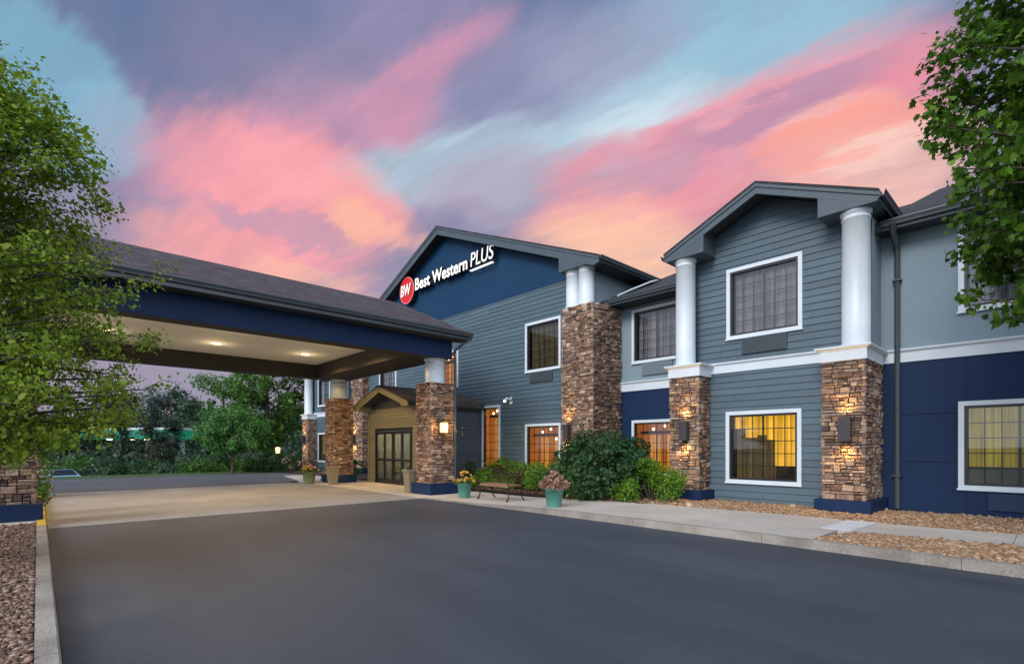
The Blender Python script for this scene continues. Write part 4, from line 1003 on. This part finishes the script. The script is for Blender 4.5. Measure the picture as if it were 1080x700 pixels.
def tree(name, loc, th, tr, cc, cr, nl, n_leaf, ls, lmt, seed, label=None, group=None, shape='small', prof=None, twigs=7, tl=.28, spread=.055, cat='tree', up=.5, droop=.3, conifer=False, bark='bark'):
    rnd = random.Random(seed); rs = np.random.RandomState(seed)
    root = empty(name, loc, label, cat, group)
    cc = Vector(cc); mb = MB(); tips = []; lim = MB()
    top = Vector((cc.x, cc.y, cc.z+cr[2]*.75))
    tp = [Vector((0, 0, -.1)), Vector((0, 0, th*.5)), Vector((cc.x*.3, cc.y*.3, th)), Vector((cc.x*.7, cc.y*.7, (th+cc.z)/2+.2)), Vector((cc.x, cc.y, cc.z+cr[2]*.2)), top]
    tp = [p+Vector((rnd.uniform(-1, 1), rnd.uniform(-1, 1), 0))*tr*(.6 if 0 < i else 0) for i, p in enumerate(tp)]
    mb.tube(tp, [tr*1.25, tr, tr*.85, tr*.65, tr*.4, tr*.08], 10)
    mb.build('trunk', M[bark], None).parent = root
    pf = prof or (lambda h: 1.0)
    P_ = []; O_ = []
    for i in range(nl):
        while True:
            v = Vector((rnd.uniform(-1, 1), rnd.uniform(-1, 1), rnd.uniform(-1, 1)))
            if .35 < v.length < 1 and rnd.random() < v.length**1.5: break
        h = (v.z+1)/2; f = pf(h)
        if prof:
            z_ = rnd.uniform(-1, 1); f = pf((z_+1)/2); a_ = rnd.uniform(0, 6.283)
            k = f*(rnd.uniform(.80, 1.0) if rnd.random() < .72 else rnd.uniform(.3, .8))*(.93+.10*math.sin(a_*3+z_*5+seed)+.06*math.sin(a_*7-z_*9))
            v = Vector((math.cos(a_)*k, math.sin(a_)*k, z_))
        t = cc + Vector((v.x*cr[0], v.y*cr[1], v.z*cr[2]))
        sz_ = max(th*.75, min(top.z-.1, t.z - rnd.uniform(.15, .5)*cr[0]*(.3 if conifer else 1)))
        fr = (sz_-th)/max(.1, top.z-th); fr = max(0, fr)
        st = Vector((cc.x*fr, cc.y*fr, sz_)); mid = st.lerp(t, .5) + Vector((0, 0, .10*cr[2]*(0 if conifer else 1)))
        path = [st.lerp(mid, a) for a in (0, .5)] + [mid.lerp(t, a) for a in (0, .5, 1)]
        r0 = tr*(.34*(1-fr)+.10)
        lim.tube(path, [r0, r0*.75, r0*.55, r0*.35, r0*.12], 5)
        for k in range(twigs):
            q = rnd.uniform(.35, 1.0); base = mid.lerp(t, max(0, (q-.5)*2)) if q > .5 else st.lerp(mid, q*2)
            L_ = tl*cr[0]*rnd.uniform(.5, 1.2)
            dv = (t-st).normalized()*.6 + Vector((rnd.gauss(0, .6), rnd.gauss(0, .6), rnd.gauss(.1, .4) - (.25 if conifer else 0)))
            e = base+dv.normalized()*L_
            lim.tube([base, base.lerp(e, .5)+Vector((0, 0, .03*cr[0])), e], [r0*.2, r0*.13, r0*.05], 3)
            tips.append((base, e))
    n_each = max(1, n_leaf//len(tips)); sp = spread*cr[0]
    for a, b in tips:
        m_ = max(1, int(n_each*rnd.uniform(.5, 1.5)))
        u = rs.uniform(.1, 1.05, (m_, 1))
        p = np.array(a)[None]*(1-u)+np.array(b)[None]*u + np.clip(rs.normal(0, sp, (m_, 3)), -sp*1.4, sp*1.4)
        P_.append(p)
    pts = np.concatenate(P_); o = pts-np.array(cc)[None]; o /= (np.linalg.norm(o, axis=1)[:, None]+1e-6)
    lim.build('branches', M[bark], None).parent = root
    leaf_mesh('crown', pts, ls, M[lmt], root, shape, seed, up, droop, o)
    return root
def shrub(name, loc, r, h, n, ls, lmt, seed, label, group=None, shape='oval', flowers=None, fl_n=0, fl_s=.05, clumps=26, cat='shrub', ry=None, base=.12):
    rnd = random.Random(seed); rs = np.random.RandomState(seed); ry = ry or r
    root = empty(name, loc, label, cat, group); st = MB(); P_ = []; tipz = []
    for i in range(clumps):
        a = rnd.uniform(0, 6.28); el = math.asin(rnd.uniform(.0, 1)); q = rnd.uniform(.62, 1.0)
        c = np.array([math.cos(a)*math.cos(el)*r*q, math.sin(a)*math.cos(el)*ry*q, base*h+math.sin(el)*h*(1-base)*q*.93])
        st.tube([(c[0]*.1, c[1]*.1, 0), (c[0]*.5, c[1]*.5, c[2]*.55), tuple(c)], [.02, .014, .006], 4)
        cs = r*rnd.uniform(.16, .28); m_ = int(n/clumps*rnd.uniform(.6, 1.4))
        v = rs.normal(0, 1, (m_, 3)); v /= np.linalg.norm(v, axis=1)[:, None]; v *= (rs.uniform(.35, 1, (m_, 1)))**.5*cs*1.25
        v[:, 2] *= .85; p = c[None]+v; P_.append(p[p[:, 2] > .02]); tipz.append(c)
    st.build('stems', M['bark'], None).parent = root
    pts = np.concatenate(P_); o = pts-np.array([0, 0, h*.3])[None]; o /= np.linalg.norm(o, axis=1)[:, None]
    leaf_mesh('foliage', pts, ls, M[lmt], root, shape, seed, .4, .2, o)
    if flowers:
        keep = pts[(np.linalg.norm(pts/np.array([r, ry, h]), axis=1) > .85)]
        c = keep[rs.choice(len(keep), min(fl_n, len(keep)), replace=False)]
        for i_, q_ in enumerate(c): leaf_mesh('flower', q_[None]+rs.normal(0, fl_s*.4, (6, 3)), fl_s, M[flowers], root, 'petal', seed+i_, .3, 0)
    return root

left_prof = lambda h: np.interp(h, [0, .15, .45, .7, .9, 1], [.86, 1.02, 1.0, .84, .62, .34])
tree('crab_apple_tree', (-9.9, -1.2, .1), 1.3, .10, (0, 0, 4.1), (2.85, 2.85, 2.65), 300, 120000, .050, 'leaf_fresh', 5, 'bright green leafy tree in front of the left end of the entrance canopy', shape='oval', prof=left_prof, twigs=8, tl=.13, spread=.030)
right_prof = lambda h: np.interp(h, [0, .10, .18, .28, .42, .63, 1], [.30, .50, .60, .73, .95, .86, .5])
tree('maple_tree', (1.12, 10.0, .1), 1.9, .13, (0, 0, 5.9), (3.15, 3.15, 3.7), 340, 100000, .078, 'leaf_maple', 9, 'dark green maple with lobed leaves hanging in front of the right upper window', shape='maple', prof=right_prof, twigs=8, tl=.12, spread=.035, droop=1.0)

# shrubs along the front
shrub('evergreen_shrub', (-9.6, 12.95, .1), 1.66, 2.05, 14000, .085, 'leaf_dark', 21, 'large dark green shrub at the foot of the tall stone pillar', shape='oval', clumps=48)
shrub('spirea_shrub', (-7.85, 12.62, .1), .98, 1.30, 7500, .052, 'leaf_bright', 22, 'bright lime green shrub in front of the stone pillar left of the yellow window', clumps=26, shape='small')
shrub('spirea_shrub', (-11.2, 13.0, .1), 1.05, 1.32, 6500, .055, 'leaf_mid', 23, 'mid green shrub tucked between the big dark shrub and the window', clumps=24, shape='small')
shrub('spirea_shrub', (-12.75, 12.95, .1), 1.0, 1.18, 7500, .055, 'leaf_bright', 24, 'low bright green shrub behind the right end of the near bench', clumps=26, shape='small')
shrub('spirea_shrub', (-14.55, 13.0, .1), 1.12, 1.16, 8000, .055, 'leaf_bright', 25, 'low bright green shrub under the tall narrow window', clumps=28, shape='small')
shrub('evergreen_shrub', (-15.9, 12.7, .1), .68, .95, 2200, .06, 'leaf_dark', 26, 'small dark shrub beside the flower pot and the lamp pillar', clumps=18)
shrub('hydrangea', (-10.15, 11.95, .1), .42, .42, 700, .05, 'leaf_mid', 27, 'low hydrangea with a few white blooms behind the dried flower pot', flowers='petal_white', fl_n=7, fl_s=.035, clumps=9, cat='plant')
shrub('evergreen_shrub', (-22.9, 12.9, .03), .8, 1.25, 2400, .07, 'leaf_mid', 28, 'green shrub left of the entrance doors behind the canopy pillar', clumps=20)
shrub('evergreen_shrub', (-27.2, 12.7, .03), .75, 1.7, 2200, .08, 'leaf_dark', 29, 'tall dark shrub in front of the far ground floor window', clumps=18)
shrub('flowering_shrub', (-33.5, 11.9, .03), .6, 1.35, 1000, .07, 'leaf_dark', 30, 'far shrub covered in pale pink blossom at the corner of the building', flowers='petal_pink', fl_n=60, fl_s=.06, clumps=12)
shrub('rose_bush', (-16.75, -.32, .1), .62, 1.75, 1700, .06, 'leaf_mid', 31, 'rose bush with pink and cream blooms behind the left stone pillar', flowers='petal_pink', fl_n=55, fl_s=.035, clumps=22)

# ================================================================== BACKGROUND
def img(px, cy, z=0):
    cx = (px-540)/537.6*cy; return (.681*cx-.7322*cy, .7322*cx+.681*cy, z)
LOW = -1.5
m_ = MB()
m_.add([(-34.8, -90, .0), (-34.2, 12.5, .0), (-36.5, 12.5, .05), (-37, -90, .05), (-46, 14, LOW+.02), (-46, -90, LOW+.02), (-36.5, 60, .05), (-46, 60, LOW+.02), (-30, 12.5, 0), (-30, 60, 0)], [(0, 1, 2, 3), (3, 2, 4, 5), (2, 6, 7, 4), (1, 8, 9, 6, 2)])
struct(m_.build('grass_verge', M['grass']))
m_ = MB(); rs = random.Random(4); pts = []
for i in range(61):
    a = -1.2+i*.04; px = -900+i*40
    h = 15+9*math.sin(i*.23+1)+4*math.sin(i*.71)+rs.uniform(-.7, .7); x, y, _ = img(px, 330); pts.append((x, y, h))
n = len(pts)
m_.add([(p[0]*.6, p[1]*.6, LOW) for p in pts]+[(p[0]*.8, p[1]*.8, p[2]*.6) for p in pts]+pts+[(p[0]*1.3, p[1]*1.3, LOW) for p in pts],
       [(r_*n+i, r_*n+i+1, (r_+1)*n+i+1, (r_+1)*n+i) for r_ in range(3) for i in range(n-1)])
m_.smooth = True
struct(m_.build('hills', mat('hills', (.035, .055, .045), (.05, .075, .055), rough=1, scale=.15, detail=8, bump=1, bscale=.5)))
tree('ornamental_tree', img(245, 31.2, .02), 1.0, .075, (0, 0, 2.75), (2.0, 2.0, 1.35), 40, 9000, .13, 'leaf_far_bright', 41, 'small light green round tree at the edge of the drive seen under the canopy', tl=.3, spread=.07)
tree('broadleaf_tree', img(283, 37, 0), 1.6, .16, (0, 0, 5.0), (3.0, 3.0, 3.7), 60, 11000, .19, 'leaf_mid', 42, 'large green tree left of the far stone pillar', tl=.3, spread=.07)
tree('broadleaf_tree', img(236, 44, -.4), 2.0, .14, (0, 0, 5.8), (2.7, 2.7, 3.2), 26, 3800, .19, 'leaf_far_bright', 43, 'airy tall tree rising behind the small round tree', tl=.34, spread=.06)
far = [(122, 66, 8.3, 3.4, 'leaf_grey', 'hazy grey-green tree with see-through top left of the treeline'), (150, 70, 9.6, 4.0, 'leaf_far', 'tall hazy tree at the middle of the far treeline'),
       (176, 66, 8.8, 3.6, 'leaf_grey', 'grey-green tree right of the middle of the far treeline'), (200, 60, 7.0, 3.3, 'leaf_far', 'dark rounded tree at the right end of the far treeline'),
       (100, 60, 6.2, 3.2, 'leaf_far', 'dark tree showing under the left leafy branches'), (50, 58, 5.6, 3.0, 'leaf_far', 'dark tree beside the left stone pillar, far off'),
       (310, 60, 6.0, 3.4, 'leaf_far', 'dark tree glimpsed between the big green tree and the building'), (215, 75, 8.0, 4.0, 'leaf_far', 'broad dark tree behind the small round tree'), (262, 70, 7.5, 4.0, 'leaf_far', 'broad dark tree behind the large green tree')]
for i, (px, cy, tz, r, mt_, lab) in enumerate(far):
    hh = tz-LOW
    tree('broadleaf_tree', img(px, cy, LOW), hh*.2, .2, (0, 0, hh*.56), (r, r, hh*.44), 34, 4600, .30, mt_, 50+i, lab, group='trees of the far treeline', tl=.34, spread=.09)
con = [(128, 45, 3.9, 1.9, 'dark conifer at the left of the far hedge line'), (161, 41, 4.6, 2.1, 'tallest dark conifer in front of the treeline'), (182, 47, 4.2, 1.9, 'dark conifer just left of the low round shrubs')]
for i, (px, cy, tz, r, lab) in enumerate(con):
    hh = tz-LOW
    tree('conifer_tree', img(px, cy, LOW), .5, .14, (0, 0, hh*.54), (r, r, hh*.48), 60, 5200, .20, 'leaf_conifer', 70+i, lab, group='dark conifers behind the drive', shape='narrow', prof=lambda h: 1.05-.95*h, conifer=True, tl=.28, spread=.05)
low = [(196, 37, 1.15, 1.9, 'leaf_far', 'low rounded shrub left of the small round tree'), (172, 39, .95, 1.7, 'leaf_dark', 'low dark shrub in the middle of the far verge'), (216, 35, .8, 1.5, 'leaf_mid', 'low green shrub beneath the small round tree, on its left'),
       (262, 34, .85, 1.3, 'leaf_mid', 'low green shrub right of the small tree trunk'), (288, 34, 1.3, 1.5, 'leaf_dark', 'dark rounded shrub under the large green tree'), (140, 40, .8, 1.8, 'leaf_dark', 'low dark shrub at the middle left of the verge'),
       (106, 40, .9, 2.0, 'leaf_far', 'low dark shrub at the left of the verge'), (84, 41, 1.3, 1.9, 'leaf_mid', 'green shrub with pale blossom right of the parked car'), (232, 40, 1.4, 1.8, 'leaf_dark', 'dark shrub just behind the small tree trunk'), (310, 39, 1.2, 1.7, 'leaf_mid', 'green shrub at the left foot of the far stone pillar')]
for i, (px, cy, h, r, mt_, lab) in enumerate(low):
    x, y, _ = img(px, cy); z0 = 0 if x > -37 else (LOW*min(1, (-37-x)/9))
    shrub('shrub', (x, y, z0), r, h-z0, 2600, .13, mt_, 90+i, lab, clumps=22, flowers='petal_white' if i == 7 else None, fl_n=20, fl_s=.09)
m_ = MB(); rs_ = np.random.RandomState(8); 
root = P(empty('undergrowth', (0, 0, 0)), kind='stuff', label='dark tangled undergrowth filling the verge behind the far drive', category='undergrowth')
pp = []
for px in np.arange(-20, 345, 1.2):
    for k in range(16):
        cy = rs_.uniform(42, 47); x, y, _ = img(px, cy); z = LOW+abs(rs_.normal(0, 1))*1.3
        if z < 1.7: pp.append((x, y, z))
leaf_mesh('foliage', np.array(pp), .42, M['leaf_far'], root, 'small', 5, .3)
# green fuel station canopy behind the trees
a = Vector(img(84, 50)); b = Vector(img(184, 48)); d = (b-a).normalized(); nn = Vector((-d.y, d.x, 0))
gs = empty('fuel_station_canopy', tuple((a+b)/2)[:2]+(LOW,), 'green fuel station canopy with a pale top edge behind the dark trees', 'canopy')
m_ = MB(); m_.prism([a+Vector((0, 0, 2.42)), b+Vector((0, 0, 2.42)), b+Vector((0, 0, 3.28)), a+Vector((0, 0, 3.28))], nn*5); m_.build('roof', emis('station_green', (.0, .22, .12), .55), gs)
m_ = MB(); m_.prism([a+Vector((0, 0, 3.28))-nn*.05, b+Vector((0, 0, 3.28))-nn*.05, b+Vector((0, 0, 3.48))-nn*.05, a+Vector((0, 0, 3.48))-nn*.05], nn*5.1); m_.build('edge_band', mat('edge_band', (.6, .65, .68)), gs)
for t in (.15, .5, .85):
    c = a.lerp(b, t)+nn*2.5; m_ = MB(); m_.box(c.x-.25, c.x+.25, c.y-.25, c.y+.25, LOW, 2.42); m_.build('post', M['white_trim'], gs)
for t in (.22, .47, .62):
    c = a.lerp(b, t)+nn*1.0; m_ = MB(); m_.box(c.x-.25, c.x+.25, c.y-.2, c.y+.2, 2.34, 2.41); m_.build('lamp', M['bulb_white'], gs)
# parked car beyond the verge, on the lower ground
def car(loc, rz, label):
    root = empty('parked_car', loc, label, 'car'); 
    body = mat('car_blue', (.25, .42, .55), rough=.25, spec=.7); dk = M['dark_metal']
    side = [(-2.2, .35), (-2.25, .62), (-2.1, .88), (-1.35, .95), (-.75, 1.38), (.55, 1.42), (1.25, .98), (2.0, .82), (2.2, .6), (2.15, .33)]
    m_ = MB(); n = len(side); vs = []
    for y, k in ((-.88, 0), (-.86, 1), (.86, 1), (.88, 0)):
        for x, z in side:
            top = z > 1.2; yy = y*(.80 if top else 1.0); vs.append((x, yy, z))
    fs = [tuple(range(n)), tuple(range(3*n, 4*n))[::-1]]
    for r_ in range(3): fs += [(r_*n+i, r_*n+(i+1) % n, (r_+1)*n+(i+1) % n, (r_+1)*n+i) for i in range(n)]
    m_.add(vs, fs); m_.build('body', body, None).parent = root
    for s in (-1, 1):
        m_ = MB(); m_.add([(-1.2, s*.875, .98), (1.05, s*.875, 1.0), (.5, s*.74, 1.36), (-.7, s*.74, 1.33)], [(0, 1, 2, 3)]); m_.build('side_window', dk, None).parent = root
    m_ = MB(); m_.add([(1.22, -.78, 1.0), (1.22, .78, 1.0), (.62, .66, 1.40), (.62, -.66, 1.40)], [(0, 1, 2, 3)]); m_.build('windscreen', dk, None).parent = root
    for x in (-1.4, 1.35):
        for s in (-1, 1):
            m_ = MB(); m_.tube([(x, s*.72, .33), (x, s*.90, .33)], .33, 20); w = m_.build('wheel', dk, None); w.parent = root
            m_ = MB(); m_.tube([(x, s*.90, .33), (x, s*.915, .33)], .2, 16); m_.build('rim', M['white_trim'], None).parent = w
    for s in (-1, 1):
        m_ = MB(); m_.box(2.12, 2.2, s*.55-.18, s*.55+.18, .62, .76); m_.build('headlight', M['white_trim'], None).parent = root
    root.rotation_euler = (0, 0, rz); return root
car(img(60, 37.5, LOW+.08), R(20), 'pale blue car parked low beyond the verge behind the rose bush')
# garden lamp under the trees
x, y, _ = img(293, 33)
gl = empty('lamp_post', (x, y, .03), 'short lamp post with a lit globe under the large green tree', 'street lamp')
m_ = MB(); m_.tube([(0, 0, -.1), (0, 0, 1.15)], .05, 10); m_.build('post', M['dark_metal'], None).parent = gl
m_ = MB(); m_.lathe(0, 0, [(.02, 1.2), (.11, 1.24), (.13, 1.38), (.14, 1.56), (.02, 1.6)], 16); m_.build('globe', emis('globe', (1, .62, .22), 3), None).parent = gl
light('lamp_light', 'POINT', (x, y, 1.4), gl, 25, (1, .65, .3), .2)

# ================================================================== FURNITURE
def lathe_local(prof, seg=28):
    m_ = MB(); m_.lathe(0, 0, prof, seg, cap=False); return m_
def pot(loc, label, mt, petal, seed, s=1.0, dome=False, h=.46, r=.235, group=None, nfl=26, fs=.05):
    root = empty('flower_pot', loc, label, 'flower pot', group)
    m_ = lathe_local([(.001, 0), (r*.74, 0), (r*.76, .02), (r*.93, h*.84), (r*1.0, h*.85), (r*1.04, h*.97), (r*1.02, h), (r*.94, h), (r*.92, h*.9)]); m_.build('pot', M[mt], None).parent = root
    m_ = MB(); m_.lathe(0, 0, [(.001, h*.9), (r*.93, h*.9)], 20, cap=False); m_.build('soil', M['soil'], None).parent = root
    rs = np.random.RandomState(seed); n = 260
    a = rs.uniform(0, 6.28, n); q = rs.uniform(0, 1, n)**.5; H = .20
    p = np.stack([np.cos(a)*q*r*1.3, np.sin(a)*q*r*1.3, h+H*(1-q**2)*rs.uniform(.1, 1, n)-.01], 1)
    leaf_mesh('foliage', p, .06, M['leaf_mid' if not dome else 'petal_dry'], root, 'small', seed, .5)
    st = MB()
    for i in range(nfl):
        a = rs.uniform(0, 6.28); q = rs.uniform(0, 1)**.5
        zz = h+(.30*(1-q**1.5)+.06 if not dome else .36*(1-q)+.05)+rs.uniform(-.03, .04)
        c = np.array([math.cos(a)*q*r*1.5, math.sin(a)*q*r*1.5, zz])
        st.tube([(c[0]*.3, c[1]*.3, h*.9), tuple(c)], [.004, .003], 3)
        k = 16 if not dome else 40; f = c[None]+rs.normal(0, fs*.36, (k, 3))
        leaf_mesh('flower', f, fs*.75, M[petal], root, 'petal', seed+i, .3)
    st.build('stems', M['bark'], None).parent = root
    return root
pot((-13.05, 10.05, .03), 'green round pot of yellow flowers beside the lamp pillar', 'teal_pot', 'petal_yellow', 3, nfl=22)
pot((-8.77, 9.62, .11), 'green round pot heaped with dried pink hydrangea right of the near bench', 'teal_pot', 'petal_dry', 4, dome=True, h=.50, r=.245, nfl=30, fs=.075)
pot((-24.15, 9.3, .02), 'pale green pot left of the far bench under the canopy', 'green_pot', 'petal_pink', 6, h=.5, nfl=12)
pot((-22.95, 8.95, .02), 'pale green pot of yellow and orange flowers right of the far bench', 'green_pot', 'petal_yellow', 7, h=.5, r=.25, nfl=16)
def planter(loc, label, rz=0):
    root = empty('tall_planter', loc, label, 'planter', 'tall square planters by the canopy pillars')
    m_ = MB(); a, b, h = .145, .205, .80
    def ring(w, z): return [(-w, -w, z), (w, -w, z), (w, w, z), (-w, w, z)]
    rings = [ring(a, 0), ring(b, h-.08), ring(b+.025, h-.075), ring(b+.03, h), ring(b-.02, h), ring(b-.03, h-.10)]
    vs = [p for r_ in rings for p in r_]; fs = [(3, 2, 1, 0)]
    for i in range(len(rings)-1): fs += [(i*4+k, i*4+(k+1) % 4, (i+1)*4+(k+1) % 4, (i+1)*4+k) for k in range(4)]
    m_.add(vs, fs); m_.build('box', M['taupe_pot'], None).parent = root
    k = (len(rings)-1)*4
    m_ = MB(); m_.add(rings[-1], [(0, 1, 2, 3)]); m_.build('soil', M['soil'], None).parent = root
    return root
planter((-15.75, 9.72, .04), 'tall taupe square planter at the left side of the lamp pillar')
planter((-21.35, 9.3, .02), 'tall taupe square planter in front of the far canopy pillar')
def bench(loc, label, s=1.0):
    root = empty('garden_bench', loc, label, 'bench', 'cast metal benches on the walk')
    W = 1.22; D = .44; H = .42
    for sx in (0, 1):
        x = sx*W
        m_ = MB(); m_.tube([(x, 0, H-.02), (x, -.03, H*.75), (x, .0, H*.4), (x, -.01, .12), (x, -.05, .03), (x, -.09, .01)], [.024, .022, .018, .018, .022, .026], 8); m_.build('leg', M['bench_metal'], None).parent = root
        m_ = MB(); m_.tube([(x, D, H-.02), (x, D+.02, H*.7), (x, D, H*.35), (x, D+.06, .08), (x, D+.12, .01)], [.024, .022, .018, .018, .024], 8); m_.build('leg', M['bench_metal'], None).parent = root
        m_ = MB(); m_.tube([(x, -.02, H), (x, -.03, H+.12), (x, .02, H+.23), (x, .15, H+.25), (x, .30, H+.22), (x, D+.07, H+.28)], .017, 8)
        m_.build('armrest', M['bench_metal'], None).parent = root
    m_ = MB(); m_.box(-.01, W+.01, -.02, .0, H-.045, H-.005); m_.box(-.01, W+.01, D-.02, D, H-.045, H-.005)
    for k in range(6): y = -.02+k*.078; m_.box(-.02, W+.02, y, y+.062, H-.004, H+.018)
    m_.build('seat', M['bench_wood'], None).parent = root
    m_ = MB(); top = []
    for i in range(25):
        t = i/24; x = W*t; z = H+.40+.10*math.sin(t*math.pi)**.8+.025*math.cos(t*math.pi*6); top.append((x, D+.06+.05, z))
    m_.tube([(0, D, H-.02), (0, D+.05, H+.25)]+top+[(W, D+.05, H+.25), (W, D, H-.02)], .018, 8)
    m_.tube([(0, D+.02, H+.08), (W, D+.02, H+.08)], .014, 8)
    for c in range(7):
        cx = W*(c+.5)/7
        for zc, rr in ((H+.17, .062), (H+.30, .068)):
            for sgn in (-1, 1):
                m_.tube([(cx+sgn*rr*(1-q/16*.7)*math.cos(q*.52), D+.04+(zc-H)*.13, zc+rr*(1-q/16*.6)*math.sin(q*.52)) for q in range(15)], .0085, 5)
    for c in range(8): x = W*c/7; m_.tube([(x, D+.02, H+.08), (x, D+.10, H+.42)], .009, 5)
    m_.build('backrest', M['bench_metal'], None).parent = root
    root.scale = (s, s, s); return root
bench((-12.2, 10.0, .06), 'ornate cast metal bench with wooden seat between the two green pots', 1.08)
b2 = bench((-24.2, 10.0, .02), 'small far metal bench between two pale green pots')
# pale concrete wedge where the narrow walk begins
m_ = MB(); m_.prism([(-3.02, 10.62, .149), (-2.55, 10.62, .149), (-2.45, 12.1, .149), (-2.95, 12.1, .149)], (0, 0, .012)); wd = m_.build('walk_patch', M['pale_concrete']); wd['kind'] = 'structure'
